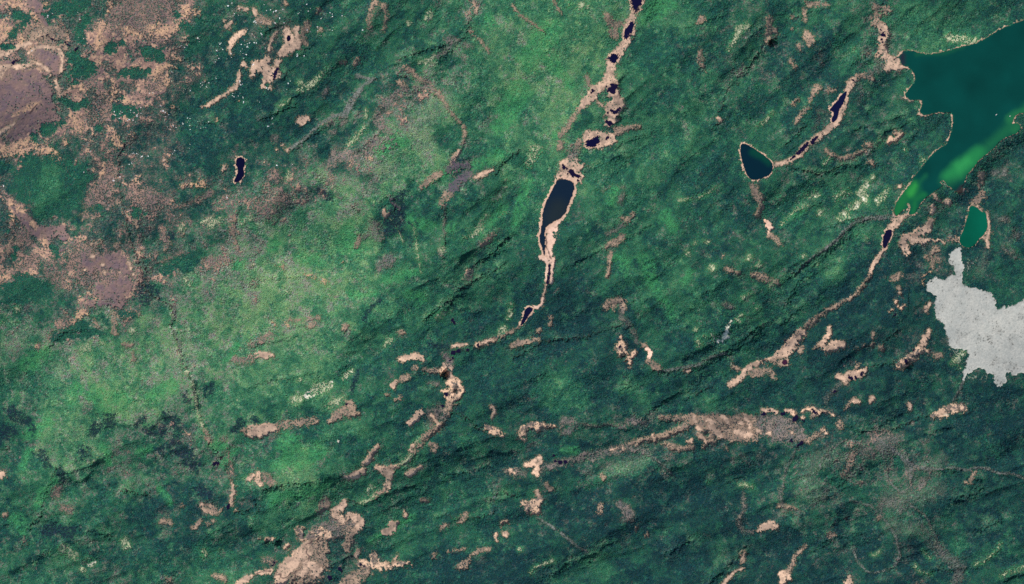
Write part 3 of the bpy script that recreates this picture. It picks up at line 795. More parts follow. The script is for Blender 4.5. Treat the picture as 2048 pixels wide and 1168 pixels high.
# ------------------------------------------------------------------ open ground and its colours
FLOOR = lin((40, 62, 52))
MOS = sst(-0.25, 0.25, N20 + 0.45 * N8b) - 0.5; MOS2 = sst(-0.2, 0.2, N60 + 0.5 * N20b + 0.3 * N8) - 0.5
bnoise = np.clip(B / 9.0 * (1 + 0.25 * MOS2) + 0.09 * N20b + 0.08 * N8b + 0.04 * N3b - 0.02, 0, 1)
open_base = sst(0.46, 0.9, bnoise - 0.10 * sst(4, 6, L))
tone = np.clip(0.5 + 0.25 * N20 + 0.3 * N8, 0, 1)[..., None]
HEATH = lin((150, 121, 108)) * (1 - tone) + lin((118, 98, 98)) * tone
GREENF = lin((30, 62, 48))[None, None] * (1 - np.clip(L / 9, 0, 1)[..., None]) + lin((84, 124, 78))[None, None] * np.clip(L / 9, 0, 1)[..., None]
gb = sst(0.18, 0.70, bnoise)[..., None]
PALE = (sst(0.5, 1.6, N8 + 0.6 * N20b + 0.4 * N3) * sst(0.45, 0.8, bnoise))[..., None] * 0.75
HEATH = HEATH * (1 - PALE) + lin((198, 160, 132)) * PALE
COL = GREENF * (1 - gb) + HEATH * gb
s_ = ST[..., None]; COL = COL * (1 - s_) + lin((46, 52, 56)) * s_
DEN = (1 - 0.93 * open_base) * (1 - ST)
GREY = sst(0.15, 0.75, bnoise)           # how grey-brown the trees themselves are
CLS = np.zeros((NY, NX), np.int16)
KIND = {  # colour a, colour b, density, softness, patchiness, separate object name
 'T': ((208, 175, 150), (162, 138, 121), 0.03, 1.7, 0.3, 'bog'), 't': ((162, 138, 119), (126, 110, 100), 0.15, 4.0, 0.55, 'bog'),
 'K': ((228, 192, 170), (212, 176, 154), 0.0, 1.0, 0.1, 'bog'), 'H': ((212, 178, 150), (112, 102, 98), 0.06, 2.0, 0.6, 'bog'),
 'O': ((200, 162, 130), (152, 124, 108), 0.08, 4.5, 0.95, 'heath'), 'M': ((128, 105, 101), (106, 91, 97), 0.015, 5.0, 0.45, 'heath'),
 'm': ((124, 112, 106), (102, 98, 100), 0.36, 6.5, 0.7, None), 'P': ((186, 186, 154), (132, 146, 112), 0.34, 6.0, 0.45, None),
 'w': ((92, 82, 90), (72, 70, 82), 0.12, 4.0, 0.6, 'bog'),
 'W': ((218, 212, 194), (170, 170, 144), 0.02, 1.4, 0.9, 'rock_outcrop'), 'Y': ((112, 114, 110), (92, 98, 98), 0.35, 2.4, 0.5, None),
}
OPENW = np.zeros((NY, NX), np.float32); feats = []; GF = np.zeros((NY, NX), np.float32)
for li, line in enumerate(OPEN):
    k, s = line[0], line[2:]
    ca, cb, den, soft, patch, oname = KIND[k]
    if k == 'm' and float(s.split(',')[0]) > 1600: ca, cb, den = (108, 108, 102), (88, 94, 94), 0.5
    if k == 'm' and float(s.split(',')[0]) < 600: ca, cb = (146, 119, 107), (118, 99, 98)
    runs = [pts(r) for r in s.split(';')]
    allp = [p for r in runs for p in r if p[2] > .5]
    if not allp: continue
    sl = bbox(allp, max(p[2] for p in allp) + 22)
    rr = np.mean([p[2] for p in allp])
    wa = min(4.0, 0.13 * min(p[2] for p in allp) + 0.10 * rr) * (1 + 0.4 * patch)
    d = stroke_sd(runs, sl, wa * (0.45 * N8[sl] + 0.7 * N20[sl]), wa * (0.45 * N8b[sl] + 0.7 * N20b[sl]))
    amp = min(1.0, 0.10 * rr + 0.22)
    d = d + amp * (0.9 * N8b[sl] + 0.7 * N3[sl]) * (1.0 + 0.5 * patch) + 0.1
    w = 1 - sst(-soft, soft, d)
    if k in 'TtHK':
        fg = (1 - sst(0, 5.5 if k != 'K' else 2.5, d + 1.2 * N8b[sl] + 0.8 * N3b[sl])) * 0.75
        COL[sl] = COL[sl] * (1 - fg[..., None]) + lin((128, 108, 92)) * fg[..., None]
        DEN[sl] = np.minimum(DEN[sl], 1 - 0.5 * fg); GREY[sl] = np.maximum(GREY[sl], 0.5 * fg)
    if patch > 0.4:
        w = w * np.clip(1 - patch * 0.55 * np.clip(N3b[sl] * 0.7 + N8b[sl] * 0.8 - 0.1, 0, 1.5), 0, 1)
    v = np.clip(0.5 + 0.28 * N8b[sl] + 0.16 * N3[sl] + 0.35 * N20[sl] * (k in 'MmTHt'), 0, 1)
    if k == 'H':
        v = sst(0.38, 0.72, v)
    if k == 'T':
        v = np.clip(v * 0.9 + 0.5 * sst(-3, 1, d), 0, 1)
    v = v[..., None]
    c = lin(ca) * (1 - v) + lin(cb) * v
    dim = (sst(0.7, 1.8, N8[sl] + 0.8 * N20b[sl]) * (k in 'TtHMm') * 0.45)[..., None]
    c = c * (1 - dim) + lin((118, 104, 92)) * dim
    COL[sl] = COL[sl] * (1 - w[..., None]) + c * w[..., None]
    wd = w if k in 'MOWK' else np.clip(w + 0.35 * (1 - sst(-soft, soft + 3.5, d + 1.5 * N3b[sl])), 0, 1) ** 0.9
    DEN[sl] = DEN[sl] * (1 - wd) + den * wd
    if k == 'P': GF[sl] = np.maximum(GF[sl], 0.5 * (1 - sst(0, 9, d)))
    if k in 'mYtP':
        GREY[sl] = np.maximum(GREY[sl], (0.8 if k != 'P' else 0.35) * w)
    OPENW[sl] = np.maximum(OPENW[sl], w * (0.35 if k in 'PmYW' else 1))
    if oname:
        feats.append((oname, k, allp)); m = w > 0.55
        CLS[sl] = np.where(m, len(feats), CLS[sl])
    else:
        CLS[sl] = np.where(w > 0.55, 0, CLS[sl])
    if k == 'W': UP[sl] = np.maximum(UP[sl], 26 * (1 - sst(-8, 16, d)))
    if k == 'Y':
        H[sl] -= 6 * np.exp(-(np.maximum(d, 0) / 3.0) ** 2)
H = H * (1 - 0.85 * OPENW) + (HS - 5) * 0.85 * OPENW + 0.35 * OPENW * N8 + UP

# pale grey rock field, a low plateau with lobed edges
sl = (slice(0, NY), slice(int((1820 - X0) / STEP), NX))
d = poly_sd(chaikin(GREYFIELD, 1), sl) + 1.1 * N8[sl] + 0.5 * N3[sl] + np.abs(1.2 * N20b[sl])
gw = 1 - sst(-0.6, 0.6, d)
fr = np.zeros_like(gw)
for P in (pts("1912,703,7 1920,712,9 1928,726,7"), pts("1898,690,5 1905,705,6"), pts("1935,756,4 1950,752,6 1970,757,6"), pts("1940,525,8 1935,545,5 1955,515,4")):
    fr = np.maximum(fr, (1 - sst(-4, 5, stroke_sd([P], sl))) * np.clip(0.55 + 0.5 * N3b[sl] + 0.35 * N8[sl], 0, 1))
spk = np.clip(sst(1.5, 2.4, N3[sl] + 0.45 * N20[sl]), 0, 1)
v = np.clip(0.5 + 0.3 * N3b[sl] + 0.25 * N20b[sl], 0, 1)[..., None]
gc = (lin((180, 179, 170)) * (1 - v) + lin((164, 166, 159)) * v) * (1 - 0.12 * sst(0.2, 1.6, N20[sl] + 0.6 * N60[sl] + 0.3 * N8b[sl]))[..., None] * (1 - 0.6 * spk[..., None])
COL[sl] = COL[sl] * (1 - gw[..., None]) + gc * gw[..., None]
f2 = (fr * (1 - gw))[..., None] * 0.6
COL[sl] = COL[sl] * (1 - f2) + lin((150, 158, 146)) * f2
DEN[sl] = DEN[sl] * (1 - gw) * (1 - 0.75 * fr)
lev = 62.0
base = HS[sl].copy()
flat = base.mean() + 0.25 * (base - base.mean())
H[sl] = H[sl] * (1 - sst(60, 0, d)) + flat * sst(60, 0, d)
H[sl] += 5.5 * (1 - sst(-2.2, 0.8, d)) + gw * (0.18 * N3[sl] + 0.35 * N8[sl])
feats.append(('rock_field', 'G', [])); GF_ID = len(feats)
CLS[sl] = np.where(gw > .5, GF_ID, CLS[sl])

# ------------------------------------------------------------------ water basins
WATER = []   # name, label, slice, sd, level, colour field
def basin(name, label, sl, d, col, rim, deep):
    inside = d < 0
    if not inside.any(): return
    near = (d > 0) & (d < 5)
    level = float(np.percentile(H[sl][near | inside], 25)) - 1.0
    for o in WATER:                                   # ponds lying inside a shared rim keep one level
        pass
    far = 45 if deep else 12
    t = sst(0, far, d)
    shore = level + 0.35 + np.maximum(d, 0) * (0.22 if deep else 0.12)
    Hn = H[sl] * t + shore * (1 - t)
    Hn = np.where(inside, level + np.maximum(d * 0.9, -12 if deep else -4) * 0.7 + 0.2, Hn)
    H[sl] = Hn
    if rim > 0:
        w = 1 - sst(rim - 0.8, rim + 1.3, d + 0.9 * N8[sl] + 0.5 * N3[sl])
        v = np.clip(0.5 + 0.3 * N3[sl], 0, 1)[..., None]
        c = lin((216, 180, 154)) * (1 - v) + lin((194, 158, 136)) * v
        m = np.clip(w * (0.75 + 0.25 * N20b[sl]), 0, 1) if deep and rim < 2.2 else w
        COL[sl] = COL[sl] * (1 - m[..., None]) + c * m[..., None]
        DEN[sl] *= (1 - w)
    mud = (1 - sst(-0.2, 0.5, d))
    DEN[sl] *= (1 - mud)
    CLS[sl] = np.where(d < 0.2, 0, CLS[sl])
    bedc = lin((70, 62, 56))
    COL[sl] = np.where((d < 0.1)[..., None], bedc, COL[sl])
    WATER.append([name, label, sl, d, level, col])

for name, label, col, rim, s in LAKES:
    P = [tuple(float(v) for v in p.split(',')) for p in s.split()]
    big = 'deep teal' in label
    sl = bbox(P, 60)
    d = poly_sd(chaikin(P, 1), sl) + (0.45 * N3[sl] + 0.4 * N8[sl] if big else (1.2 * N3[sl] + 1.0 * N3b[sl] + 0.5 * N8[sl] if 'corridor' in label else 0.35 * N3[sl] + 0.2 * N8[sl]))
    c = np.zeros(d.shape + (3,)) + lin(col)
    if 'emerald' in label: c = c * np.clip(1 + 0.12 * N60[sl] + 0.1 * (d / 15 + 1), .7, 1.4)[..., None]
    if big: c = c * (1 + 0.06 * N60[sl])[..., None]
    if big or 'olive' in label or 'dark blue' in label:
        for sc, fade, st in SHALLOW:
            q = stroke_sd([pts(r) for r in st.split(';')], sl, 1.0 * N60[sl], 1.0 * WARP1[sl])
            g = (1 - sst(-3, fade * 1.5, q + 0.5 * N20[sl]))[..., None] * 0.9
            c = c * (1 - g) + lin(sc) * g
        if big:
            sh = ((1 - sst(-3.2, 0, -np.abs(d))) * 0).astype(np.float32)
            edge = np.exp(-(np.minimum(d, 0) / 2.6) ** 2) * np.clip(0.45 + 0.3 * N20[sl], 0, 1)
            c = c * (1 - 0.5 * edge[..., None]) + lin((20, 84, 62)) * 0.5 * edge[..., None]
    basin(name, label, sl, d, c, rim, True)
POOL_N = 0
for line in POOLS:
    runs = [pts(r) for r in line.split(';')]
    allp = [p for r in runs for p in r]
    if max(p[2] for p in allp) < 0.7: continue
    sl = bbox(allp, 16)
    d = stroke_sd(runs, sl) + 0.8 * N3[sl] + 0.4 * N8[sl]
    basin('pool', None, sl, d, np.zeros(d.shape + (3,)) + lin((20, 14, 42)), 0, False)

# little peat channels in the big lower bog
CHAN = ["652,1065 645,1072 638,1074 633,1082 625,1080 621,1086 612,1087 609,1094 614,1099 612,1106 618,1112 616,1122", "612,1130 604,1132 600,1140 592,1142 588,1148 580,1146 576,1153 566,1158 560,1156 561,1149 552,1151 551,1143", "590,1150 588,1160 592,1170",
        "40,240 48,236 52,228 60,226 66,217 74,208", "512,1148 520,1145 530,1143 540,1144", "1093,468 1091,476 1094,484 1091,492 1096,500 1099,510 1102,518", "1801,114 1793,115 1788,119", "170,742 176,750", "1588,826 1600,836 1606,842"]
for s in CHAN:
    P = [tuple(float(v) for v in p.split(',')) + (0.7,) for p in s.split()]
    sl = bbox(P, 12)
    d = stroke_sd([P], sl) + 0.5 * N8[sl]
    w = 1 - sst(-0.2, 1.1, d)
    H[sl] -= 1.6 * w; COL[sl] = COL[sl] * (1 - w[..., None] * .8) + lin((60, 48, 52)) * w[..., None] * .8; DEN[sl] *= 1 - w
H *= sst(0, 60, EDGE)

# ------------------------------------------------------------------ forest character
DARKW = np.zeros((NY, NX), np.float32)
Lf = L + 0.5 * MOS + 1.0 * MOS2 - 0.35
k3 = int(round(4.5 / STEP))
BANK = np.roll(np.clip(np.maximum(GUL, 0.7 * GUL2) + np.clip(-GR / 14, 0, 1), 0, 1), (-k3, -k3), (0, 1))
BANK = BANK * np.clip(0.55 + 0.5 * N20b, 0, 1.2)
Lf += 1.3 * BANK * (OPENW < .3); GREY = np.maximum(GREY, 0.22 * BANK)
for line in STANDS:
    k, s = line[0], line[2:]
    for run in s.split(';'):
        P = pts(run)
        if P[0][2] < .5: continue
        sl = bbox(P, 40)
        rr = np.mean([p[2] for p in P])
        d = stroke_sd([P], sl) + min(6, .4 * rr + .6) * (0.55 * N20b[sl] + 0.5 * N8b[sl] + 0.25 * N3[sl])
        soft = {'D': 1.5, 'F': 2.5, 'G': 5, 'g': 8, 'q': 8}[k]
        w = 1 - sst(-soft, soft, d)
        if k == 'D': DARKW[sl] = np.maximum(DARKW[sl], w * np.clip(0.9 + 0.3 * N3b[sl], 0, 1))
        if k == 'F':
            DEN[sl] = np.maximum(DEN[sl], w * (OPENW[sl] < .4) * 0.97); GREY[sl] *= (1 - w); Lf[sl] = Lf[sl] * (1 - w) + 2.4 * w
            CLS[sl] = np.where(w > .6, 0, CLS[sl]); DEN[sl] = np.where(w > .6, np.maximum(DEN[sl], .95), DEN[sl])
        if k == 'G': GF[sl] = np.maximum(GF[sl], w); GREY[sl] *= (1 - .8 * w); DEN[sl] = np.maximum(DEN[sl], w * (OPENW[sl] < .3) * .9)
        if k == 'g': Lf[sl] += 1.6 * w
        if k == 'q': GREY[sl] = np.maximum(GREY[sl], 0.5 * w); Lf[sl] += 1.0 * w
DEN = np.where(CLS == GF_ID, 0, DEN)
for W_ in WATER:
    DEN[W_[2]] = np.where(W_[3] < 0.6, 0, DEN[W_[2]])
LUT = np.array([lin(c) for c in ((16, 52, 57), (21, 64, 62), (27, 76, 66), (34, 89, 69), (46, 102, 75), (62, 116, 83), (84, 131, 90), (101, 142, 96), (117, 152, 104), (132, 162, 114))])
# ------------------------------------------------------------------ meshes and materials
KG = 1.15     # open ground: sunlit value -> albedo
KT = 1.33     # crowns
def nt(name):
    m = bpy.data.materials.new(name); m.use_nodes = True
    n = m.node_tree.nodes; return m, n, m.node_tree.links, n["Principled BSDF"]

def attr_mat(name, rough, spec, nscale, lo, hi, bump=0.0, ior=1.45):
    m, n, l, p = nt(name)
    a = n.new("ShaderNodeAttribute"); a.attribute_name = "col"
    t = n.new("ShaderNodeTexCoord"); x = n.new("ShaderNodeTexNoise"); x.inputs["Scale"].default_value = nscale
    x.inputs["Detail"].default_value = 4; x.inputs["Roughness"].default_value = 0.65
    r = n.new("ShaderNodeMapRange"); r.inputs[1].default_value = 0.25; r.inputs[2].default_value = 0.75
    r.inputs[3].default_value = lo; r.inputs[4].default_value = hi
    v = n.new("ShaderNodeVectorMath"); v.operation = 'SCALE'
    l.new(t.outputs["Object"], x.inputs["Vector"]); l.new(x.outputs[0], r.inputs[0])
    l.new(a.outputs["Color"], v.inputs[0]); l.new(r.outputs[0], v.inputs["Scale"]); l.new(v.outputs[0], p.inputs["Base Color"])
    p.inputs["Roughness"].default_value = rough; p.inputs["Specular IOR Level"].default_value = spec; p.inputs["IOR"].default_value = ior
    if bump:
        b = n.new("ShaderNodeBump"); b.inputs["Strength"].default_value = 0.6; b.inputs["Distance"].default_value = bump
        l.new(x.outputs[0], b.inputs["Height"]); l.new(b.outputs[0], p.inputs["Normal"])
    return m
M_ground = attr_mat("ground_cover", 0.95, 0.08, 0.06, 0.84, 1.16, 2.0)
M_tree = attr_mat("foliage", 0.85, 0.12, 0.3, 0.85, 1.15)
M_water = attr_mat("lake_water", 0.12, 0.5, 0.004, 0.96, 1.04, ior=1.33)
def plain(name, rgb, rough=0.5, nz=0.0):
    m, n, l, p = nt(name)
    p.inputs["Roughness"].default_value = rough
    x = n.new("ShaderNodeTexNoise"); x.inputs["Scale"].default_value = 1.5
    r = n.new("ShaderNodeValToRGB")
    r.color_ramp.elements[0].position = 0.3; r.color_ramp.elements[1].position = 0.7
    r.color_ramp.elements[0].color = (*[c * (1 - nz) for c in rgb], 1); r.color_ramp.elements[1].color = (*[min(1, c * (1 + nz)) for c in rgb], 1)
    l.new(x.outputs[0], r.inputs[0]); l.new(r.outputs[0], p.inputs["Base Color"])
    return m

col = scene.collection
def link(name, me, mat=None, parent=None, **props):
    o = bpy.data.objects.new(name, me)
    if mat is not None: me.materials.append(mat)
    col.objects.link(o)
    if parent is not None: o.parent = parent
    for k, v in props.items(): o[k] = v
    return o

def np_mesh(name, V, F, C=None, smooth=True):
    """V (n,3), F (m,k) constant corner count"""
    me = bpy.data.meshes.new(name)
    n, (m, k) = len(V), F.shape
    me.vertices.add(n); me.vertices.foreach_set("co", np.ascontiguousarray(V, np.float32).ravel())
    me.loops.add(m * k); me.loops.foreach_set("vertex_index", np.ascontiguousarray(F, np.int32).ravel())
    me.polygons.add(m); me.polygons.foreach_set("loop_start", np.arange(0, m * k, k, dtype=np.int32))
    me.polygons.foreach_set("use_smooth", np.full(m, smooth, bool))
    if C is not None:
        a = me.color_attributes.new("col", 'FLOAT_COLOR', 'POINT')
        c4 = np.ones((n, 4), np.float32); c4[:, :3] = C; a.data.foreach_set("color", c4.ravel())
    me.update(calc_edges=True)
    return me

def wx(x): return (x - 1024) * S
def wy(y): return (584 - y) * S

XW, YW = wx(GX), wy(GY)
VALL = np.stack([XW, YW, H], -1).reshape(-1, 3).astype(np.float32)
CALL = np.clip(COL * KG, 0, 0.9).reshape(-1, 3).astype(np.float32)
idx = np.arange(NX * NY).reshape(NY, NX)
QUAD = np.stack([idx[1:, :-1], idx[1:, 1:], idx[:-1, 1:], idx[:-1, :-1]], -1).reshape(-1, 4)
QCLS = CLS[:-1, :-1].ravel()
def sub(name, faces, V, C):
    u, inv = np.unique(faces.ravel(), return_inverse=True)
    return np_mesh(name, V[u], inv.reshape(faces.shape), C[u])

order = np.argsort(QCLS, kind='stable'); srt = QCLS[order]
LBL = {}
for i in range(0, len(feats) + 1):
    a, b = np.searchsorted(srt, [i, i + 1])
    if b - a < (12 if i else 1):
        if i and b > a: QCLS[order[a:b]] = 0
for i in sorted(set(QCLS.tolist())):
    f = QUAD[QCLS == i]
    if i == 0:
        link("ground", sub("ground", f, VALL, CALL), M_ground, kind="structure"); continue
    nm, k, P = feats[i - 1]
    o = link(nm, sub(nm, f, VALL, CALL), M_ground, kind="structure")
    if nm == 'rock_field': o["label"] = "pale grey rock field with lobed edges at the right side"
# land beyond the mapped sheet, to the horizon
a0, a1, b0, b1 = wx(X0), wx(X1), wy(Y1), wy(Y0); FAR = 70000.0
ring = [(-FAR, -FAR), (FAR, -FAR), (FAR, FAR), (-FAR, FAR), (a0, b0), (a1, b0), (a1, b1), (a0, b1)]
V = np.array([(x, y, 0.0) for x, y in ring]); F = np.array([(0, 1, 5, 4), (1, 2, 6, 5), (2, 3, 7, 6), (3, 0, 4, 7)])
M_far, n_, l_, p_ = nt("far_forest")
def far_noise(scale, det):
    x = n_.new("ShaderNodeTexNoise"); x.inputs["Scale"].default_value = scale; x.inputs["Detail"].default_value = det; x.inputs["Roughness"].default_value = 0.62
    l_.new(t_.outputs["Object"], x.inputs["Vector"]); return x
t_ = n_.new("ShaderNodeTexCoord"); x1 = far_noise(0.0011, 9); x2 = far_noise(0.05, 4)
r_ = n_.new("ShaderNodeValToRGB"); e = r_.color_ramp.elements
e[0].position = 0.34; e[0].color = (*lin((26, 64, 58)), 1); e[1].position = 0.76; e[1].color = (*lin((196, 165, 140)), 1)
for pos, c in ((0.46, (32, 80, 64)), (0.55, (62, 112, 82)), (0.64, (84, 124, 92)), (0.69, (124, 108, 98))):
    q = e.new(pos); q.color = (*lin(c), 1)
l_.new(x1.outputs[0], r_.inputs[0]); l_.new(r_.outputs[0], p_.inputs["Base Color"]); p_.inputs["Roughness"].default_value = 0.95; p_.inputs["Specular IOR Level"].default_value = 0.05
b_ = n_.new("ShaderNodeBump"); b_.inputs["Strength"].default_value = 0.8; b_.inputs["Distance"].default_value = 12; l_.new(x2.outputs[0], b_.inputs["Height"]); l_.new(b_.outputs[0], p_.inputs["Normal"])
link("ground", np_mesh("far_ground", V, F, None, False), M_far, kind="structure")

# water surfaces
for name, label, sl, d, level, c in WATER:
    jj = idx[sl]
    q = np.stack([jj[1:, :-1], jj[1:, 1:], jj[:-1, 1:], jj[:-1, :-1]], -1).reshape(-1, 4)
    m = (np.minimum(np.minimum(d[1:, :-1], d[1:, 1:]), np.minimum(d[:-1, 1:], d[:-1, :-1])) < 0.4).ravel()
    if not m.any(): continue
    f = q[m]; u, inv = np.unique(f.ravel(), return_inverse=True)
    Vw = VALL[u].copy(); Vw[:, 2] = level
    cf = np.zeros((NX * NY, 3), np.float32); cf[jj.ravel()] = c.reshape(-1, 3)
    o = link(name, np_mesh(name, Vw, inv.reshape(f.shape), np.clip(cf[u] * 1.25, 0, 1)), M_water, kind="structure")
    if label: o["label"] = label

# ------------------------------------------------------------------ snow spots
def sample(A, x, y):
    u = np.clip((np.asarray(x) - X0) / STEP, 0, NX - 1.001); v = np.clip((np.asarray(y) - Y0) / STEP, 0, NY - 1.001)
    i = u.astype(int); j = v.astype(int); fu = u - i; fv = v - j
    if A.ndim == 3: fu = fu[..., None]; fv = fv[..., None]
    return A[j, i] * (1 - fu) * (1 - fv) + A[j, i + 1] * fu * (1 - fv) + A[j + 1, i] * (1 - fu) * fv + A[j + 1, i + 1] * fu * fv
snow = []
for s in SNOW.replace('\n', ' ').split():
    x, y, r, n = (float(v) for v in s.split(','))
    for _ in range(int(round(n * 0.7)) or 1):
        a = rng.uniform(0, 6.283); q = r * math.sqrt(rng.uniform(0, 1)) * 1.1
        snow.append((x + q * math.cos(a), y + q * math.sin(a), (0.6 + 0.65 * rng.random() ** 1.6) * (1.3 if rng.random() < .15 else 1)))
snow = snow[:298]
for x, y, r in snow:
    sl = bbox([(x, y)], r + 4); d = np.hypot(GX[sl] - x, GY[sl] - y)
    DEN[sl] *= sst(r * 1.0, r + 1.6, d)
M_snow = plain("old_snow", (0.88, 0.93, 0.95), 0.6, 0.06)
def blob_mesh(name, rx, ry, h, seed):
    r = np.random.default_rng(seed); n = 14; V = []; F = []
    ph = r.uniform(0, 6.28, 3)
    for k, (s, z) in enumerate(((1.0, -1.5), (0.92, 0.35), (0.6, 0.8))):
        for i in range(n):
            t = 2 * math.pi * i / n
            w = 1 + 0.22 * math.sin(2 * t + ph[0]) + 0.14 * math.sin(3 * t + ph[1]) + 0.08 * math.sin(5 * t + ph[2])
            V.append((rx * s * w * math.cos(t), ry * s * w * math.sin(t), z * h))
    V.append((0, 0, h)); F = []
    for k in range(2):
        for i in range(n):
            j = (i + 1) % n; F.append((k * n + i, k * n + j, (k + 1) * n + j, (k + 1) * n + i))
    for i in range(n): F.append((2 * n + i, 2 * n + (i + 1) % n, 3 * n))
    me = bpy.data.meshes.new(name); me.from_pydata(V, [], F); me.materials.append(M_snow)
    for p in me.polygons: p.use_smooth = True
    return me
smesh = [blob_mesh("snow_patch", 1, rx, 1.0, 90 + i) for i, rx in enumerate((1.0, 0.7, 0.5, 0.85, 0.6))]
for i, (x, y, r) in enumerate(snow):
    o = bpy.data.objects.new("snow_patch", smesh[i % 5]); col.objects.link(o)
    o.location = (wx(x), wy(y), float(sample(H, x, y)) + 0.6); s = r * S
    o.scale = (s * 1.15, s * 1.15, 1.6); o.rotation_euler = (0, 0, rng.uniform(0, 3.14))
    if x > 160 and x < 176 and y > 340: o["label"] = "lone bright white snow patch left of the brown strip at the left, below the others"; o["category"] = "snow patch"; continue
    o["label"] = "small white patch of old snow among dark trees in the upper left"
    o["category"] = "snow patch"; o["group"] = "snow patches among the upper left trees"

BCO = sst(0.1, 0.5, bnoise)
# ------------------------------------------------------------------ forest: every crown a small tapering mesh, one object (nobody could count it)
SP = 1.6
tx = np.arange(X0 + 3, X1 - 3, SP); ty = np.arange(Y0 + 3, Y1 - 3, SP * 0.87)
TX, TY = np.meshgrid(tx, ty); TX[1::2] += SP / 2
TX = (TX + rng.uniform(-.48, .48, TX.shape) * SP).ravel(); TY = (TY + rng.uniform(-.48, .48, TY.shape) * SP).ravel()
D = sample(DEN, TX, TY)
keep = rng.random(len(TX)) < D
TX, TY, D = TX[keep], TY[keep], D[keep]
n = len(TX)
CO = sst(-0.6, 0.9, sample(-N60 + 0.5 * N20b, TX, TY)) * 0.75 + 0.25 * sample(BCO, TX, TY)
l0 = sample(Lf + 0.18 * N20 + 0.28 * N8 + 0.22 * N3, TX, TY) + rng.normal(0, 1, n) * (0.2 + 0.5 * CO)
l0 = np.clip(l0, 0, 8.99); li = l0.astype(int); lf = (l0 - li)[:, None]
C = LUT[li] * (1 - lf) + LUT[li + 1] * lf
g = np.clip(sample(GREY, TX, TY) * (0.75 + 0.3 * sample(N3b, TX, TY)) + rng.normal(0, .10, n), 0, 0.92)[:, None]
gc = lin((112, 110, 104))[None] * (0.45 + 0.13 * l0)[:, None]
C = C * (1 - g) + gc * g
gf = (np.clip(sample(GF, TX, TY) * (0.75 + 0.35 * sample(N8b, TX, TY)), 0, 1) * 0.62)[:, None]
C = C * (1 - gf) + lin((66, 142, 88))[None] * gf
dk = (np.clip(sample(DARKW, TX, TY), 0, 1) * (rng.random(n) < 0.92))[:, None] * 0.92
C = C * (1 - dk) + lin((24, 40, 54))[None] * dk
C = C * np.exp(rng.normal(0, 1, n) * (0.06 + 0.11 * CO))[:, None] * np.array([1, 1, 1])[None]
C[:, 0] *= np.exp(rng.normal(0, .12, n)); C[:, 2] *= np.exp(rng.normal(0, .08, n))
C = np.clip(C * KT, 0, 0.6)
sz = np.exp(rng.normal(0, 1, n) * (.12 + .2 * CO)) * (0.9 + 0.3 * CO)
R = np.clip(1.22 * sz, .6, 2.3) * S * (0.75 + 0.25 * D)
HT = np.clip(R * rng.uniform(0.7, 1.15, n) + 3.5 + 2.5 * CO, 4, 20)
Z = sample(H, TX, TY)
K = 6
ang = (np.arange(K) / K * 2 * np.pi)[None] + rng.uniform(0, 6.28, n)[:, None]
rad = R[:, None] * rng.uniform(.75, 1.2, (n, K))
V = np.empty((n, K + 1, 3), np.float32)
V[:, :K, 0] = wx(TX)[:, None] + rad * np.cos(ang); V[:, :K, 1] = wy(TY)[:, None] + rad * np.sin(ang); V[:, :K, 2] = (Z + HT * 0.12)[:, None] + 2.0 * (D[:, None] > .6)
V[:, K, 0] = wx(TX) + R * rng.uniform(-.15, .15, n); V[:, K, 1] = wy(TY) + R * rng.uniform(-.15, .15, n); V[:, K, 2] = Z + HT
b = (np.arange(n) * (K + 1))[:, None]
i0 = np.arange(K)
F = np.stack([b + i0, b + (i0 + 1) % K, np.repeat(b + K, K, 1)], -1).reshape(-1, 3)
CC = np.repeat(C.astype(np.float32), K + 1, 0)
link("forest", np_mesh("forest", V.reshape(-1, 3), F, CC), M_tree, kind="stuff", label="dense green forest of conifers and birches covering the hills")
print("trees", n)

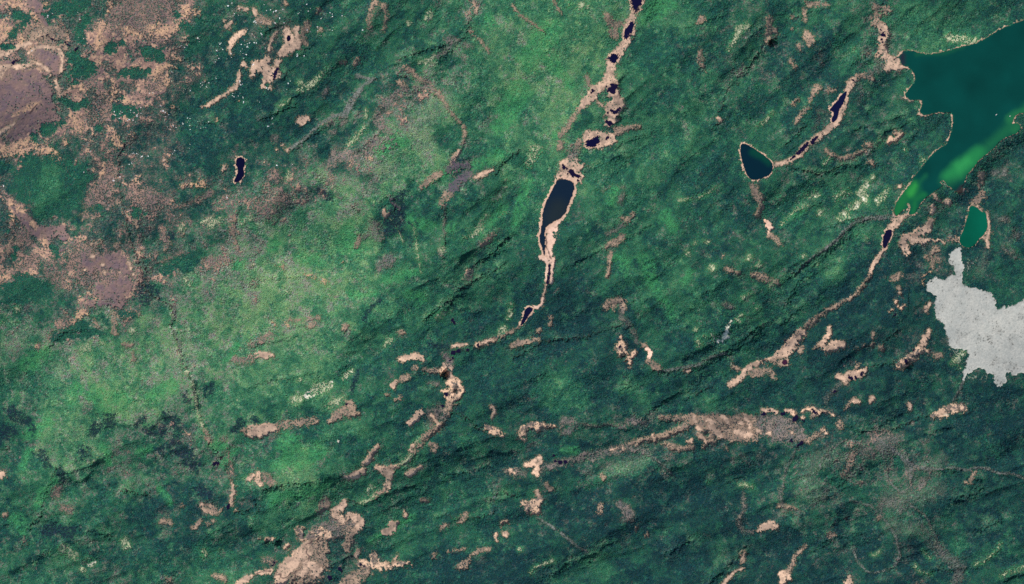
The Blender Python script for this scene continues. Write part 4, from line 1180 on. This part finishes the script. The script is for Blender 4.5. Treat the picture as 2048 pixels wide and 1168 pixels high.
# ------------------------------------------------------------------ boats
M_white = plain("white_boat_paint", (0.82, 0.84, 0.82), 0.35, 0.03); M_dark = plain("dark_boat_glass", (0.03, 0.04, 0.05), 0.15, 0.1)
M_deck = plain("boat_deck", (0.62, 0.60, 0.55), 0.6, 0.06); M_grey = plain("outboard_motor", (0.10, 0.10, 0.11), 0.4, 0.1)
def pm(name, V, F, mat, parent, **k):
    me = bpy.data.meshes.new(name); me.from_pydata(V, [], F); return link(name, me, mat, parent, **k)
def loft(secs):
    n = len(secs[0]); V = [p for s in secs for p in s]; F = []
    for k in range(len(secs) - 1):
        for i in range(n):
            j = (i + 1) % n; F.append((k * n + i, k * n + j, (k + 1) * n + j, (k + 1) * n + i))
    F.append(tuple(range(n))[::-1]); F.append(tuple((len(secs) - 1) * n + i for i in range(n)))
    return V, F
def box(x0, x1, y0, y1, z0, z1, tp=0.0):
    return loft([[(x0, y0, z0), (x1, y0, z0), (x1, y1, z0), (x0, y1, z0)],
                 [(x0 + tp, y0 + tp, z1), (x1 - tp, y0 + tp, z1), (x1 - tp, y1 - tp, z1), (x0 + tp, y1 - tp, z1)]])
def boat(x, y, L_, W_, rot, label, cabin):
    lv = [w for w in WATER if 'deep teal' in (w[1] or '')][0][4]
    o = bpy.data.objects.new("boat", None); col.objects.link(o)
    o.location = (wx(x), wy(y), lv); o.rotation_euler = (0, 0, math.radians(rot)); o["label"] = label; o["category"] = "boat"
    o["group"] = "boats on the big lake"
    def ring(s, z):
        out = []
        for t in (-1, -.6, 0, .4, .7, .9): out.append((t * L_ / 2, -W_ / 2 * s * (1 - max(0, t) ** 3), z))
        out.append((L_ / 2 * (0.94 + 0.06 * s), 0, z))
        for t in (.9, .7, .4, 0, -.6, -1): out.append((t * L_ / 2, W_ / 2 * s * (1 - max(0, t) ** 3), z))
        return out
    pm("hull", *loft([ring(.55, -.6), ring(.85, .1), ring(1, 1.1), ring(.9, 1.12)]), M_white, o)
    pm("deck", *loft([ring(.86, 1.13), ring(.84, 1.2)]), M_deck, o)
    a, b_ = cabin
    pm("cabin", *box(a * L_, b_ * L_, -W_ * .32, W_ * .32, 1.21, 3.1, .3), M_white, o)
    pm("windscreen", *box(b_ * L_ - .28, b_ * L_ + .12, -W_ * .25, W_ * .25, 1.9, 2.7, .04), M_dark, o)
    pm("bench", *box(-L_ * .42, -L_ * .36, -W_ * .3, W_ * .3, 1.21, 1.75, .05), M_deck, o)
    pm("motor", *box(-L_ * .5 - .9, -L_ * .5 + .05, -.5, .5, 0.1, 1.7, .15), M_grey, o)
boat(1992.6, 229.2, 19, 6.5, 38, "white boat out on the deep teal water, the farther one from shore", (-.25, .22))
boat(2019.8, 232.0, 15, 6.8, 60, "white boat on bright green shallows beside the hooked spit", (-.28, .16))
